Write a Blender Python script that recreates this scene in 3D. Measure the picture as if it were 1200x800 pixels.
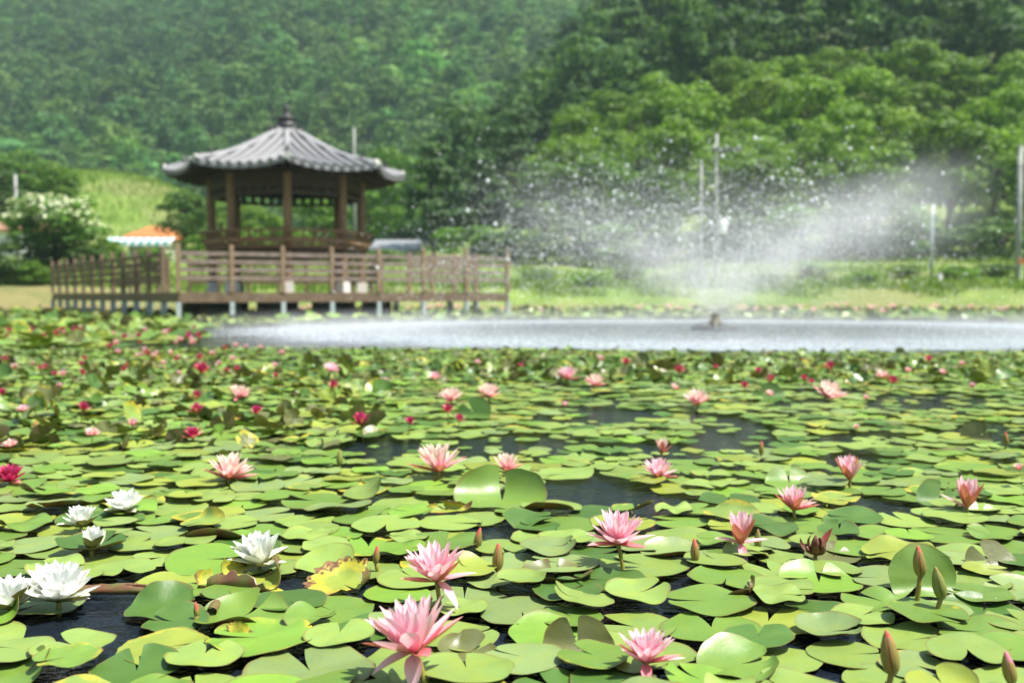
import bpy, math, random
import numpy as np
from mathutils import Vector, Matrix

for o in list(bpy.data.objects):
    bpy.data.objects.remove(o)
scene = bpy.context.scene
C = scene.collection
R_ = math.radians
rng = np.random.default_rng(11)
random.seed(5)

# ------------------------------------------------------------------ camera, sky, sun, exposure
CAM_H, F, HOR = 0.65, 1150.0, 345.0            # eye height (m), focal length and horizon row in photo pixels
PITCH = math.atan((400 - HOR) / F)
cd = bpy.data.cameras.new('camera')
cam = bpy.data.objects.new('camera', cd)
C.objects.link(cam)
cam.location = (0, 0, CAM_H)
cam.rotation_euler = (math.pi / 2 - PITCH, 0, 0)
cd.sensor_width = 36
cd.lens = 36 * F / 1200
cd.clip_start = 0.05
cd.clip_end = 3000
cd.dof.use_dof = True
cd.dof.focus_distance = 2.1
cd.dof.aperture_fstop = 3.1
cd.dof.aperture_blades = 0
scene.camera = cam

SUN = Vector((0.42, -0.14, 0.90)).normalized()
elev = math.asin(SUN.z)
azim = math.atan2(SUN.x, SUN.y)
w = bpy.data.worlds.new('World')
scene.world = w
w.use_nodes = True
nt = w.node_tree
bg = nt.nodes['Background']
sky = nt.nodes.new('ShaderNodeTexSky')
sky.sky_type = 'NISHITA'
sky.sun_disc = False
sky.sun_elevation = elev
sky.sun_rotation = azim
sky.air_density = 1.3
sky.dust_density = 2.5
nt.links.new(sky.outputs[0], bg.inputs[0])
bg.inputs[1].default_value = 0.062
sl = bpy.data.lights.new('sun', 'SUN')
sl.energy = 5.0
sl.angle = R_(0.55)
sl.color = (1.0, 0.955, 0.88)
so = bpy.data.objects.new('sun', sl)
so.rotation_euler = (-SUN).to_track_quat('-Z', 'Y').to_euler()
so.location = (0, 0, 30)
C.objects.link(so)
vs = scene.view_settings
vs.view_transform = 'Standard'
vs.look = 'None'
vs.exposure = 1.22
vs.gamma = 1
vs.use_curve_mapping = False
scene.cycles.use_denoising = True
scene.cycles.max_bounces = 8
scene.cycles.volume_bounces = 1
scene.cycles.caustics_reflective = False
scene.cycles.caustics_refractive = False

# ------------------------------------------------------------------ helpers
CP, SP = math.cos(PITCH), math.sin(PITCH)

def ray(px, py):
    a, b = (px - 600) / F, (400 - py) / F
    return np.array((a, CP + b * SP, -SP + b * CP))

def ground(px, py, z=0.0):
    d = ray(px, py)
    t = (z - CAM_H) / d[2]
    return np.array((d[0] * t, d[1] * t, z))

def atY(px, py, Y):
    d = ray(px, py)
    t = Y / d[1]
    return np.array((d[0] * t, Y, CAM_H + d[2] * t))

def to_px(p):
    x, y, z = p[0], p[1], p[2] - CAM_H
    dep = y * CP - z * SP
    up = y * SP + z * CP
    return 600 + F * x / dep, 400 - F * up / dep

class MB:
    """collects geometry for ONE mesh"""
    def __init__(s):
        s.v, s.q, s.t, s.qm, s.tm, s.n = [], [], [], [], [], 0
        s.at = {}
    def add(s, v, q=None, t=None, m=0, **at):
        v = np.asarray(v, float).reshape(-1, 3)
        if q is not None and len(q):
            q = np.asarray(q, int).reshape(-1, 4)
            s.q.append(q + s.n)
            s.qm.append(np.full(len(q), 0, int) + m)
        if t is not None and len(t):
            t = np.asarray(t, int).reshape(-1, 3)
            s.t.append(t + s.n)
            s.tm.append(np.full(len(t), 0, int) + m)
        for k, a in at.items():
            s.at.setdefault(k, []).append((s.n, np.asarray(a, float)))
        s.v.append(v)
        s.n += len(v)
    def box(s, c, size, rz=0.0, m=0, tilt=None):
        x, y, z = np.array(size) / 2
        v = np.array([(-x, -y, -z), (x, -y, -z), (x, y, -z), (-x, y, -z), (-x, -y, z), (x, -y, z), (x, y, z), (-x, y, z)])
        if tilt is not None:
            v = v @ np.array(tilt).T
        ca, sa = math.cos(rz), math.sin(rz)
        v = np.stack([v[:, 0] * ca - v[:, 1] * sa, v[:, 0] * sa + v[:, 1] * ca, v[:, 2]], 1) + np.array(c)
        s.add(v, [(0, 3, 2, 1), (4, 5, 6, 7), (0, 1, 5, 4), (1, 2, 6, 5), (2, 3, 7, 6), (3, 0, 4, 7)], m=m)
    def bar(s, a, b, w, h, m=0):
        """rectangular bar from a to b, width w (sideways), height h"""
        a, b = np.array(a, float), np.array(b, float)
        d = (b - a) / np.linalg.norm(b - a)
        up = np.array((0, 0, 1.0)) if abs(d[2]) < .95 else np.array((0, 1.0, 0))
        sd = np.cross(d, up); sd /= np.linalg.norm(sd)
        up = np.cross(sd, d)
        v = []
        for p in (a, b):
            for i, j in ((-1, -1), (1, -1), (1, 1), (-1, 1)):
                v.append(p + sd * w / 2 * i + up * h / 2 * j)
        s.add(v, [(0, 1, 2, 3), (7, 6, 5, 4), (0, 4, 5, 1), (1, 5, 6, 2), (2, 6, 7, 3), (3, 7, 4, 0)], m=m)
    def tube(s, pts, rad, n=8, m=0, cap=True, **kw):
        pts = np.asarray(pts, float)
        k = len(pts)
        rad = np.broadcast_to(np.asarray(rad, float), (k,))
        tan = np.gradient(pts, axis=0)
        tan /= np.linalg.norm(tan, axis=1)[:, None] + 1e-9
        ref = np.array((0.31, 0.95, 0.05)) if abs(tan[0][2]) > .7 else np.array((0, 0, 1.0))
        v = []
        for i in range(k):
            a = np.cross(tan[i], ref); a /= np.linalg.norm(a) + 1e-9
            b = np.cross(tan[i], a)
            an = np.arange(n) / n * 2 * math.pi
            v.append(pts[i] + rad[i] * (np.cos(an)[:, None] * a + np.sin(an)[:, None] * b))
        v = np.concatenate(v)
        q = [(i * n + j, i * n + (j + 1) % n, (i + 1) * n + (j + 1) % n, (i + 1) * n + j) for i in range(k - 1) for j in range(n)]
        t = []
        if cap:
            v = np.concatenate([v, pts[:1], pts[-1:]])
            c0, c1 = k * n, k * n + 1
            t = [(c0, (j + 1) % n, j) for j in range(n)] + [(c1, (k - 1) * n + j, (k - 1) * n + (j + 1) % n) for j in range(n)]
        s.add(v, q, t, m=m)
    def lathe(s, prof, n=16, c=(0, 0, 0), m=0, rot=0.0):
        prof = np.asarray(prof, float)
        an = np.arange(n) / n * 2 * math.pi + rot
        v = np.concatenate([np.stack([r * np.cos(an), r * np.sin(an), np.full(n, z)], 1) for r, z in prof]) + np.array(c)
        k = len(prof)
        q = [(i * n + j, i * n + (j + 1) % n, (i + 1) * n + (j + 1) % n, (i + 1) * n + j) for i in range(k - 1) for j in range(n)]
        s.add(v, q, m=m)
    def grid(s, V, m=0, flip=False, **at):
        """V: (a, b, 3) sheet"""
        a, b = V.shape[:2]
        i = np.arange(a * b).reshape(a, b)
        q = np.stack([i[:-1, :-1], i[:-1, 1:], i[1:, 1:], i[1:, :-1]], -1).reshape(-1, 4)
        if flip:
            q = q[:, ::-1]
        s.add(V.reshape(-1, 3), q, m=m, **at)
    def prism(s, poly, z0, z1, m=0):
        """convex or simple polygon extruded between z0 and z1 (fan)"""
        n = len(poly)
        p = np.array(poly, float)
        v = np.concatenate([np.c_[p, np.full(n, z0)], np.c_[p, np.full(n, z1)]])
        q = [(i, (i + 1) % n, n + (i + 1) % n, n + i) for i in range(n)]
        t = [(0, i + 1, i) for i in range(1, n - 1)] + [(n, n + i, n + i + 1) for i in range(1, n - 1)]
        s.add(v, q, t, m=m)
    def build(s, name, mats, parent=None, smooth=False, link=True):
        me = bpy.data.meshes.new(name)
        v = np.concatenate(s.v)
        q = np.concatenate(s.q) if s.q else np.zeros((0, 4), int)
        t = np.concatenate(s.t) if s.t else np.zeros((0, 3), int)
        mi = np.concatenate(s.qm + s.tm) if (s.qm or s.tm) else np.zeros(0, int)
        me.vertices.add(len(v))
        me.vertices.foreach_set('co', v.astype(np.float32).ravel())
        me.loops.add(q.size + t.size)
        me.loops.foreach_set('vertex_index', np.concatenate([q.ravel(), t.ravel()]).astype(np.int32))
        me.polygons.add(len(q) + len(t))
        st = np.concatenate([np.arange(len(q)) * 4, q.size + np.arange(len(t)) * 3]).astype(np.int32)
        me.polygons.foreach_set('loop_start', st)
        me.polygons.foreach_set('material_index', mi.astype(np.int32))
        me.polygons.foreach_set('use_smooth', np.full(len(st), bool(smooth)))
        for k, lst in s.at.items():
            w_ = 1 if lst[0][1].ndim == 1 else lst[0][1].shape[1]
            A = np.zeros((len(v), w_), np.float32)
            for i0, a in lst:
                a = a.reshape(-1, w_)
                A[i0:i0 + len(a)] = a
            if w_ == 1:
                at = me.attributes.new(k, 'FLOAT', 'POINT'); at.data.foreach_set('value', A.ravel())
            elif w_ == 3:
                at = me.attributes.new(k, 'FLOAT_VECTOR', 'POINT'); at.data.foreach_set('vector', A.ravel())
            else:
                at = me.attributes.new(k, 'FLOAT_COLOR', 'POINT'); at.data.foreach_set('color', A.ravel())
        for m in (mats if isinstance(mats, (list, tuple)) else [mats]):
            me.materials.append(m)
        me.update(calc_edges=True)
        if not link:
            return me
        o = bpy.data.objects.new(name, me)
        C.objects.link(o)
        if parent is not None:
            o.parent = parent
        return o

def tag(o, label=None, cat=None, group=None, kind=None):
    if label: o['label'] = label
    if cat: o['category'] = cat
    if group: o['group'] = group
    if kind: o['kind'] = kind
    return o

def empty(name, loc, rz=0.0):
    o = bpy.data.objects.new(name, None)
    o.empty_display_size = 0.1
    o.location = loc
    o.rotation_euler = (0, 0, rz)
    C.objects.link(o)
    return o

def inst(name, me, parent=None, loc=(0, 0, 0), rot=(0, 0, 0), sc=1.0):
    o = bpy.data.objects.new(name, me)
    o.location = loc
    o.rotation_euler = rot
    o.scale = (sc, sc, sc) if np.isscalar(sc) else sc
    C.objects.link(o)
    if parent is not None:
        o.parent = parent
    return o

# ------------------------------------------------------------------ materials
class NT:
    def __init__(s, name):
        s.m = bpy.data.materials.new(name)
        s.m.use_nodes = True
        s.t = s.m.node_tree
        s.b = s.t.nodes['Principled BSDF']
        s.out = s.t.nodes['Material Output']
    def n(s, typ, **kw):
        x = s.t.nodes.new(typ)
        for k, v in kw.items():
            setattr(x, k, v)
        return x
    def l(s, a, b):
        s.t.links.new(a, b)
    def val(s, sock, v):
        if hasattr(v, 'is_output') or hasattr(v, 'links'):
            s.l(v, sock)
        else:
            sock.default_value = v
    def math(s, op, a, b=0.0, c=None, clamp=False):
        x = s.n('ShaderNodeMath', operation=op, use_clamp=clamp)
        s.val(x.inputs[0], a); s.val(x.inputs[1], b)
        if c is not None: s.val(x.inputs[2], c)
        return x.outputs[0]
    def mix(s, f, a, b, typ='MIX'):
        x = s.n('ShaderNodeMix', data_type='RGBA', blend_type=typ)
        s.val(x.inputs[0], f)
        s.val(x.inputs[6], a if not isinstance(a, tuple) else (*a, 1) if len(a) == 3 else a)
        s.val(x.inputs[7], b if not isinstance(b, tuple) else (*b, 1) if len(b) == 3 else b)
        return x.outputs[2]
    def noise(s, scale, detail=3, vec=None, rough=.55):
        x = s.n('ShaderNodeTexNoise')
        x.inputs['Scale'].default_value = scale
        x.inputs['Detail'].default_value = detail
        x.inputs['Roughness'].default_value = rough
        if vec is not None: s.l(vec, x.inputs['Vector'])
        return x.outputs[0]
    def ramp(s, f, lo, hi):
        x = s.n('ShaderNodeMapRange', interpolation_type='SMOOTHSTEP')
        s.val(x.inputs[0], f)
        x.inputs[1].default_value = lo; x.inputs[2].default_value = hi
        return x.outputs[0]
    def obj(s):
        return s.n('ShaderNodeTexCoord').outputs['Object']
    def attr(s, name, typ='GEOMETRY'):
        return s.n('ShaderNodeAttribute', attribute_name=name, attribute_type=typ)
    def bump(s, h, strength=.3, dist=.01):
        x = s.n('ShaderNodeBump')
        x.inputs['Strength'].default_value = strength
        x.inputs['Distance'].default_value = dist
        s.l(h, x.inputs['Height'])
        s.l(x.outputs[0], s.b.inputs['Normal'])
        return x.outputs[0]

def simple(name, c1, c2=None, scale=3.0, rough=.7, metal=0.0, bump=0.0, stretch=None, spec=.4):
    k = NT(name)
    v = k.obj()
    if stretch is not None:
        mp = k.n('ShaderNodeMapping'); mp.inputs['Scale'].default_value = stretch
        k.l(v, mp.inputs[0]); v = mp.outputs[0]
    nz = k.noise(scale, 5, v)
    f = k.ramp(nz, .3, .7)
    c2 = c2 or tuple(x * .6 for x in c1)
    k.l(k.mix(f, c1, c2), k.b.inputs['Base Color'])
    k.b.inputs['Roughness'].default_value = rough
    k.b.inputs['Metallic'].default_value = metal
    k.b.inputs['Specular IOR Level'].default_value = spec
    if bump: k.bump(nz, bump, .01)
    return k.m

def leafmat(name, dark, light, transl=.35, rough=.5, colattr=None, spec=.3):
    """foliage: per-leaf variation by island, optional per-tree colour attribute"""
    k = NT(name)
    g = k.n('ShaderNodeNewGeometry')
    c = k.mix(g.outputs['Random Per Island'], dark, light)
    if colattr:
        c = k.mix(1.0, c, k.attr(colattr).outputs['Color'], 'MULTIPLY')
    else:
        oi = k.n('ShaderNodeObjectInfo')
        c = k.mix(1.0, c, oi.outputs['Color'], 'MULTIPLY')
    k.l(c, k.b.inputs['Base Color'])
    k.b.inputs['Roughness'].default_value = rough
    k.b.inputs['Specular IOR Level'].default_value = spec
    tr = k.n('ShaderNodeBsdfTranslucent')
    k.l(k.mix(1.0, c, (1.25, 1.25, .7), 'MULTIPLY'), tr.inputs[0])
    mx = k.n('ShaderNodeMixShader')
    mx.inputs[0].default_value = transl
    k.l(k.b.outputs[0], mx.inputs[1]); k.l(tr.outputs[0], mx.inputs[2])
    k.l(mx.outputs[0], k.out.inputs[0])
    return k.m

def padmat(name, stuff):
    k = NT(name)
    if stuff:
        a = k.attr('pad_col'); col, wear = a.outputs['Color'], a.outputs['Alpha']
    else:
        a = k.n('ShaderNodeObjectInfo'); col, wear = a.outputs['Color'], a.outputs['Alpha']
    fl = k.attr('flat').outputs['Vector']
    sx = k.n('ShaderNodeSeparateXYZ'); k.l(fl, sx.inputs[0])
    r = k.math('SQRT', k.math('ADD', k.math('MULTIPLY', sx.outputs[0], sx.outputs[0]), k.math('MULTIPLY', sx.outputs[1], sx.outputs[1])))
    th = k.math('ARCTAN2', sx.outputs[1], sx.outputs[0])
    seedv = k.n('ShaderNodeVectorMath', operation='ADD')
    k.l(fl, seedv.inputs[0])
    if stuff:
        k.l(k.n('ShaderNodeNewGeometry').outputs['Random Per Island'], seedv.inputs[1])
    else:
        sc = k.math('MULTIPLY', a.outputs['Random'], 40.0)
        k.l(sc, seedv.inputs[1])
    n1 = k.noise(1.7, 4, seedv.outputs[0])
    n2 = k.noise(9.0, 4, seedv.outputs[0])
    vein = k.math('ABSOLUTE', k.math('SINE', k.math('ADD', k.math('MULTIPLY', th, 9.0), k.math('MULTIPLY', n1, 2.0))))
    veinm = k.math('MULTIPLY', k.math('SUBTRACT', 1.0, k.ramp(vein, 0.0, .16)), k.math('SUBTRACT', 1.0, k.ramp(r, .2, .95)))
    c = k.mix(k.ramp(n1, .3, .75), col, k.mix(1.0, col, (1.18, 1.06, .78), 'MULTIPLY'))
    c = k.mix(k.math('MULTIPLY', veinm, .6), c, k.mix(1.0, c, (1.5, 1.35, 1.3), 'MULTIPLY'))
    c = k.mix(k.math('MULTIPLY', k.ramp(n2, .55, .8), .25), c, k.mix(1.0, c, (.6, .72, .6), 'MULTIPLY'))
    edge = k.math('ADD', r, k.math('MULTIPLY', k.math('SUBTRACT', n1, .5), 1.3))
    e1 = k.math('ADD', edge, wear)
    yel = k.ramp(e1, 1.18, 1.5)
    c = k.mix(yel, c, k.mix(k.ramp(n2, .35, .65), (.46, .38, .03), (.32, .34, .05)))
    brn = k.ramp(k.math('ADD', e1, k.math('MULTIPLY', k.math('SUBTRACT', n2, .5), .6)), 1.62, 1.75)
    c = k.mix(brn, c, k.mix(k.ramp(n2, .4, .6), (.24, .11, .04), (.10, .045, .02)))
    c = k.mix(k.math('MULTIPLY', k.ramp(r, .945, 1.0), .55), c, (.17, .12, .04))
    spots = k.math('MULTIPLY', k.ramp(k.noise(22.0, 2, seedv.outputs[0]), .70, .74), .55)
    c = k.mix(spots, c, (.10, .08, .03))
    k.l(c, k.b.inputs['Base Color'])
    k.l(k.math('ADD', .36, k.math('ADD', k.math('MULTIPLY', n2, .14), k.math('MULTIPLY', brn, .35))), k.b.inputs['Roughness'])
    k.b.inputs['Specular IOR Level'].default_value = .5
    k.b.inputs['Coat Weight'].default_value = .08
    k.b.inputs['Coat Roughness'].default_value = .2
    n4 = k.noise(2.6, 2, seedv.outputs[0])
    k.bump(k.math('ADD', k.math('MULTIPLY', veinm, -.35), k.math('ADD', k.math('MULTIPLY', n2, .6), k.math('MULTIPLY', n4, 1.4))), .12, .006)
    tr = k.n('ShaderNodeBsdfTranslucent')
    k.l(k.mix(1.0, c, (1.1, 1.15, .5), 'MULTIPLY'), tr.inputs[0])
    mx = k.n('ShaderNodeMixShader'); mx.inputs[0].default_value = .14
    k.l(k.b.outputs[0], mx.inputs[1]); k.l(tr.outputs[0], mx.inputs[2])
    k.l(mx.outputs[0], k.out.inputs[0])
    return k.m

def undermat():
    k = NT('pad_underside')
    fl = k.attr('flat').outputs['Vector']
    n = k.noise(2.2, 3, fl)
    k.l(k.mix(k.ramp(n, .35, .65), (.15, .065, .035), (.12, .13, .035)), k.b.inputs['Base Color'])
    k.b.inputs['Roughness'].default_value = .4
    return k.m

def petalmat(name, base, mid, tip, transl=.4, outside=None):
    k = NT(name)
    t = k.attr('along').outputs['Fac']
    wv = k.attr('inner').outputs['Fac']           # 0 outer whorl .. 1 inner whorl
    c = k.mix(k.ramp(t, .0, .5), base, mid)
    c = k.mix(k.ramp(k.math('ADD', t, k.math('MULTIPLY', wv, .22)), .48, 1.08), c, tip)
    st = k.attr('across').outputs['Fac']
    ve = k.math('ABSOLUTE', k.math('SINE', k.math('MULTIPLY', st, 26.0)))
    c = k.mix(k.math('MULTIPLY', k.math('SUBTRACT', 1.0, k.ramp(ve, 0, .5)), .16), c, base)
    if outside is not None:
        g = k.n('ShaderNodeNewGeometry')
        c = k.mix(g.outputs['Backfacing'], c, outside)
    k.l(c, k.b.inputs['Base Color'])
    k.b.inputs['Roughness'].default_value = .45
    k.b.inputs['Specular IOR Level'].default_value = .3
    tr = k.n('ShaderNodeBsdfTranslucent'); k.l(c, tr.inputs[0])
    mx = k.n('ShaderNodeMixShader'); mx.inputs[0].default_value = transl
    k.l(k.b.outputs[0], mx.inputs[1]); k.l(tr.outputs[0], mx.inputs[2])
    k.l(mx.outputs[0], k.out.inputs[0])
    return k.m

M = {}
M['pad'] = padmat('lily_pad_top', False)
M['pad_stuff'] = padmat('lily_pad_top_mass', True)
M['under'] = undermat()
M['pink'] = petalmat('pink_petal', (.83, .28, .40), (.89, .50, .59), (.91, .66, .72))
M['peach'] = petalmat('peach_petal', (.83, .28, .40), (.89, .54, .58), (.92, .78, .68))
M['magenta'] = petalmat('magenta_petal', (.34, .004, .06), (.48, .012, .11), (.62, .07, .20), .3)
M['white'] = petalmat('white_petal', (.80, .82, .66), (.88, .88, .85), (.90, .90, .88), .5)
M['sepal_pink'] = petalmat('pink_sepal', (.70, .16, .20), (.80, .28, .34), (.80, .38, .36), .3, (.56, .19, .12))
M['sepal_green'] = petalmat('green_sepal', (.40, .45, .20), (.70, .72, .55), (.70, .72, .55), .25, (.15, .14, .04))
M['stamen'] = simple('yellow_stamen', (.80, .52, .06), (.72, .36, .04), 40, .5)
M['stalk'] = simple('lily_stalk', (.22, .24, .04), (.20, .15, .035), 14, .45)
M['bud'] = simple('bud_sepal', (.26, .15, .05), (.16, .17, .04), 26, .4, stretch=(3, 3, .35))
M['bud_green'] = simple('green_bud_sepal', (.21, .22, .06), (.13, .15, .04), 22, .4, stretch=(3, 3, .35))
M['bud_red'] = simple('red_bud_petal', (.55, .12, .09), (.42, .07, .05), 20, .4)
M['wither'] = simple('withered_petal', (.15, .05, .028), (.09, .045, .025), 30, .7)
M['wood'] = simple('weathered_wood', (.185, .125, .085), (.12, .078, .052), 6, .75, stretch=(1, 1, 1), bump=.3)
M['post'] = simple('sunlit_post_wood', (.27, .185, .115), (.19, .125, .078), 7, .7, bump=.3)  # paler copy of the wood: sunlight on the front posts put into colour
M['rail'] = simple('rail_wood', (.25, .19, .165), (.16, .115, .095), 7, .7, bump=.3)
M['dwood'] = simple('dark_wood', (.054, .031, .018), (.034, .020, .012), 7, .6, bump=.2)  # brown deepened so the colour itself holds the under-eave shade
M['col'] = simple('column_wood', (.25, .135, .065), (.15, .08, .04), 5, .55, stretch=(4, 4, .4))
M['tile'] = simple('roof_tile', (.245, .245, .258), (.19, .19, .20), 14, .65)
M['valley'] = simple('shaded_valley_tile', (.17, .17, .18), (.14, .14, .15), 9, .6)  # roof grey darkened: shade between the cover tiles put into colour
M['dtile'] = simple('dark_ridge_ornament', (.045, .045, .045), (.03, .03, .03), 5, .5)
M['plaster'] = simple('lime_plaster', (.72, .70, .62), (.62, .6, .53), 5, .8)
M['stone'] = simple('granite_plinth', (.68, .66, .61), (.56, .55, .52), 14, .8)
M['steel'] = simple('galvanised_post', (.42, .47, .50), (.34, .39, .42), 6, .5, .2)
M['concrete'] = simple('pole_concrete', (.34, .345, .34), (.26, .265, .26), 3, .8)
M['deck_shade'] = simple('under_deck_shade', (.10, .10, .10), (.05, .052, .055), 4, .7)  # near-black stand-in for the shade beneath the platform
M['grey_metal'] = simple('grey_metal', (.36, .37, .38), (.28, .29, .30), 6, .45, .5)
M['wire_grey'] = simple('weathered_steel', (.16, .17, .17), (.12, .125, .13), 5, .6)
M['wire'] = simple('wire_black', (.05, .05, .05), (.04, .04, .04), 4, .6)
M['whitep'] = simple('white_paint', (.76, .77, .76), (.68, .69, .68), 5, .5)
M['orange'] = simple('orange_roof', (.46, .17, .05), (.38, .13, .04), 4, .7)
M['teal'] = simple('teal_paint', (.16, .42, .42), (.12, .34, .36), 4, .6)
M['brick'] = simple('terracotta_wall', (.36, .19, .12), (.28, .15, .10), 6, .8)
M['bark'] = simple('bark', (.085, .062, .045), (.05, .037, .028), 9, .9, bump=.6, stretch=(2, 2, .4))
M['decid'] = leafmat('leaf_fresh', (.058, .128, .014), (.155, .268, .036), .45)
M['dark_leaf'] = leafmat('leaf_dark', (.032, .070, .016), (.084, .148, .034), .35)
M['pine'] = leafmat('needle_dark', (.020, .046, .018), (.062, .112, .032), .15, .6)
M['wood_far'] = leafmat('leaf_far', (.034, .072, .022), (.098, .168, .046), .38, .6, 'tree_col', .15)
M['blossom'] = leafmat('white_blossom', (.46, .52, .30), (.68, .71, .52), .3)
M['grass'] = leafmat('grass_blade', (.10, .19, .026), (.22, .32, .055), .35, .6)

# ------------------------------------------------------------------ terrain
def sstep(x, a, b):
    t = np.clip((x - a) / (b - a), 0, 1)
    return t * t * (3 - 2 * t)

def shore(x):
    return 39.5 + 1.2 * np.sin(x * .21) - 3.5 * sstep(-x, 15, 20)

EA = np.array([-.6, -.2, -.1, -.05, -.03, 0, .05, .1, .15, .2, .3, .6])
EE = np.array([0, 0, .04, .085, .105, .125, .185, .24, .285, .33, .36, .36])

def terrain(x, y):
    x = np.asarray(x, float); y = np.asarray(y, float)
    s = y - shore(x)
    z = -.6 + 1.55 * sstep(s, -2.5, 2.2) + 1.45 * sstep(s, 2.2, 15)
    a = x / np.maximum(y, 1.0)
    # wooded hill on the right
    e = np.interp(a, EA, EE)
    up = np.clip((y - 58) / 92, 0, 1) ** 1.2
    z = z + e * 150 * up * (1 - .9 * sstep(y, 155, 260))
    # high hill at the back
    z2 = .43 * 540 * np.clip((y - 135) / 405, 0, 1) ** 1.2
    z2 = z2 * (1 + .12 * np.sin(x * .021 + 1.3 + y * .004) + .07 * np.sin(x * .05 + y * .012))
    z = np.maximum(z, np.where(y > 135, z2, -9))
    # grassy mound on the left
    m = 8.3 * np.exp(-(((x + 40) / 11) ** 2) - (((y - 90) / 15.0) ** 2)) + 4.4 * np.exp(-(((x + 28) / 9.0) ** 2) - (((y - 86) / 12.0) ** 2))
    z = z + m
    # the near shore behind the camera
    z = np.where(y < -4, -.6 + 1.6 * sstep(-y, 5, 9), z)
    far = np.maximum(np.abs(x) - (60 + .9 * np.maximum(y, 0)), 0)
    z = z + .35 * np.minimum(far, 120) * (y > -60)
    return z

def height(x, y):
    return float(terrain(np.array([x]), np.array([y]))[0])

nth = 420
rad = np.concatenate([np.linspace(.5, 30, 16), np.linspace(31, 60, 50), np.linspace(61.5, 130, 46), np.geomspace(133, 900, 46)])
ang = np.concatenate([np.linspace(-math.pi, -.9, 60)[:-1], np.linspace(-.9, .9, 240), np.linspace(.9, math.pi, 60)[1:]])
A, Rr = np.meshgrid(ang, rad)
X, Y = Rr * np.sin(A), Rr * np.cos(A)
V = np.stack([X, Y, terrain(X, Y)], -1)
b = MB(); b.grid(V)
k = NT('ground_earth_grass')
g = k.n('ShaderNodeNewGeometry').outputs['Position']
n1 = k.noise(.09, 5, g); n2 = k.noise(.7, 6, g); n3 = k.noise(5, 4, g)
c = k.mix(k.ramp(n2, .35, .65), (.10, .17, .03), (.17, .24, .055))
c = k.mix(k.math('MULTIPLY', k.ramp(n1, .46, .60), .75), c, (.19, .19, .085))
c = k.mix(k.math('MULTIPLY', k.ramp(n3, .55, .75), .5), c, (.055, .085, .02))
sp = k.n('ShaderNodeSeparateXYZ'); k.l(g, sp.inputs[0])
# dry straw-coloured lawn on the left bank
lm = k.math('MULTIPLY', k.ramp(k.math('MULTIPLY', sp.outputs[0], -1.0), 15.0, 17.5), k.math('SUBTRACT', 1.0, k.ramp(sp.outputs[1], 39.5, 41.5)))
c = k.mix(lm, c, k.mix(k.ramp(n2, .35, .65), (.185, .165, .068), (.13, .135, .05)))
# bare earth at the waterline
c = k.mix(k.math('MULTIPLY', k.math('SUBTRACT', 1.0, k.ramp(sp.outputs[2], .12, .35)), .55), c, (.20, .145, .085))
# forest floor high up
c = k.mix(k.ramp(sp.outputs[1], 96, 112), c, (.025, .04, .014))
k.l(c, k.b.inputs['Base Color']); k.b.inputs['Roughness'].default_value = .9
k.b.inputs['Specular IOR Level'].default_value = .15
k.bump(n3, .5, .08)
M['ground'] = k.m
tag(b.build('ground', k.m, smooth=True), kind='structure')

# ------------------------------------------------------------------ pond water
NOZ = ground(838, 386)                         # fountain nozzle on the water
k = NT('pond_water')
pos = k.n('ShaderNodeNewGeometry').outputs['Position']
mp = k.n('ShaderNodeMapping'); mp.inputs['Scale'].default_value = (1, 1.5, 1)
k.l(pos, mp.inputs[0])
wv1 = k.noise(22, 3, mp.outputs[0]); wv2 = k.noise(55, 2, mp.outputs[0]); wv3 = k.noise(5, 2, mp.outputs[0])
dv = k.n('ShaderNodeVectorMath', operation='DISTANCE')
dsc = k.n('ShaderNodeVectorMath', operation='MULTIPLY'); k.l(pos, dsc.inputs[0]); dsc.inputs[1].default_value = (.82, 1, 1)
k.l(dsc.outputs[0], dv.inputs[0]); dv.inputs[1].default_value = (NOZ[0] * .82, NOZ[1], 0)
dist = k.math('ADD', dv.outputs['Value'], k.math('MULTIPLY', k.math('SUBTRACT', k.noise(.9, 4, pos), .5), 2.8))
ring = k.math('MULTIPLY', k.ramp(dist, 2.6, 6.2), k.math('SUBTRACT', 1.0, k.ramp(dist, 6.2, 8.2)))
inner = k.math('SUBTRACT', 1.0, k.ramp(dist, 6.6, 8.0))
fo = k.noise(7, 6, pos, .7)
foam = k.math('MULTIPLY', k.math('ADD', k.math('MULTIPLY', ring, .70), k.math('MULTIPLY', inner, .30)), k.ramp(fo, .12, .85), clamp=True)
k.l(k.mix(foam, (.008, .012, .018), (.46, .53, .60)), k.b.inputs['Base Color'])
k.l(k.math('ADD', k.math('MULTIPLY', inner, .22), .05), k.b.inputs['Roughness'])
k.b.inputs['IOR'].default_value = 1.33
k.b.inputs['Specular IOR Level'].default_value = .3
hh = k.math('ADD', k.math('MULTIPLY', wv1, .6), k.math('ADD', k.math('MULTIPLY', wv2, .18), wv3))
k.bump(hh, .34, .035)
M['water'] = k.m
b = MB()
b.grid(np.stack(list(np.meshgrid(np.linspace(-75, 75, 6), np.linspace(-14, 52, 4))) + [np.zeros((4, 6))], -1))
tag(b.build('water', k.m), kind='structure')

# ------------------------------------------------------------------ pavilion (octagonal, tiled roof)
PC = np.array((atY(338, 345, 28.5)[0], 28.5))
toward = np.array((-PC[0], -PC[1])); toward /= np.linalg.norm(toward)
A0 = math.atan2(toward[1], toward[0])
DECK = 0.70
pav = tag(empty('pavilion', (PC[0], PC[1], DECK)), 'octagonal wooden pavilion with grey tiled roof on the boardwalk over the pond', 'pavilion')

def oc(r, kk, z=0.0):
    a = A0 + kk * math.pi / 4
    return np.array((r * math.cos(a), r * math.sin(a), z))

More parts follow.
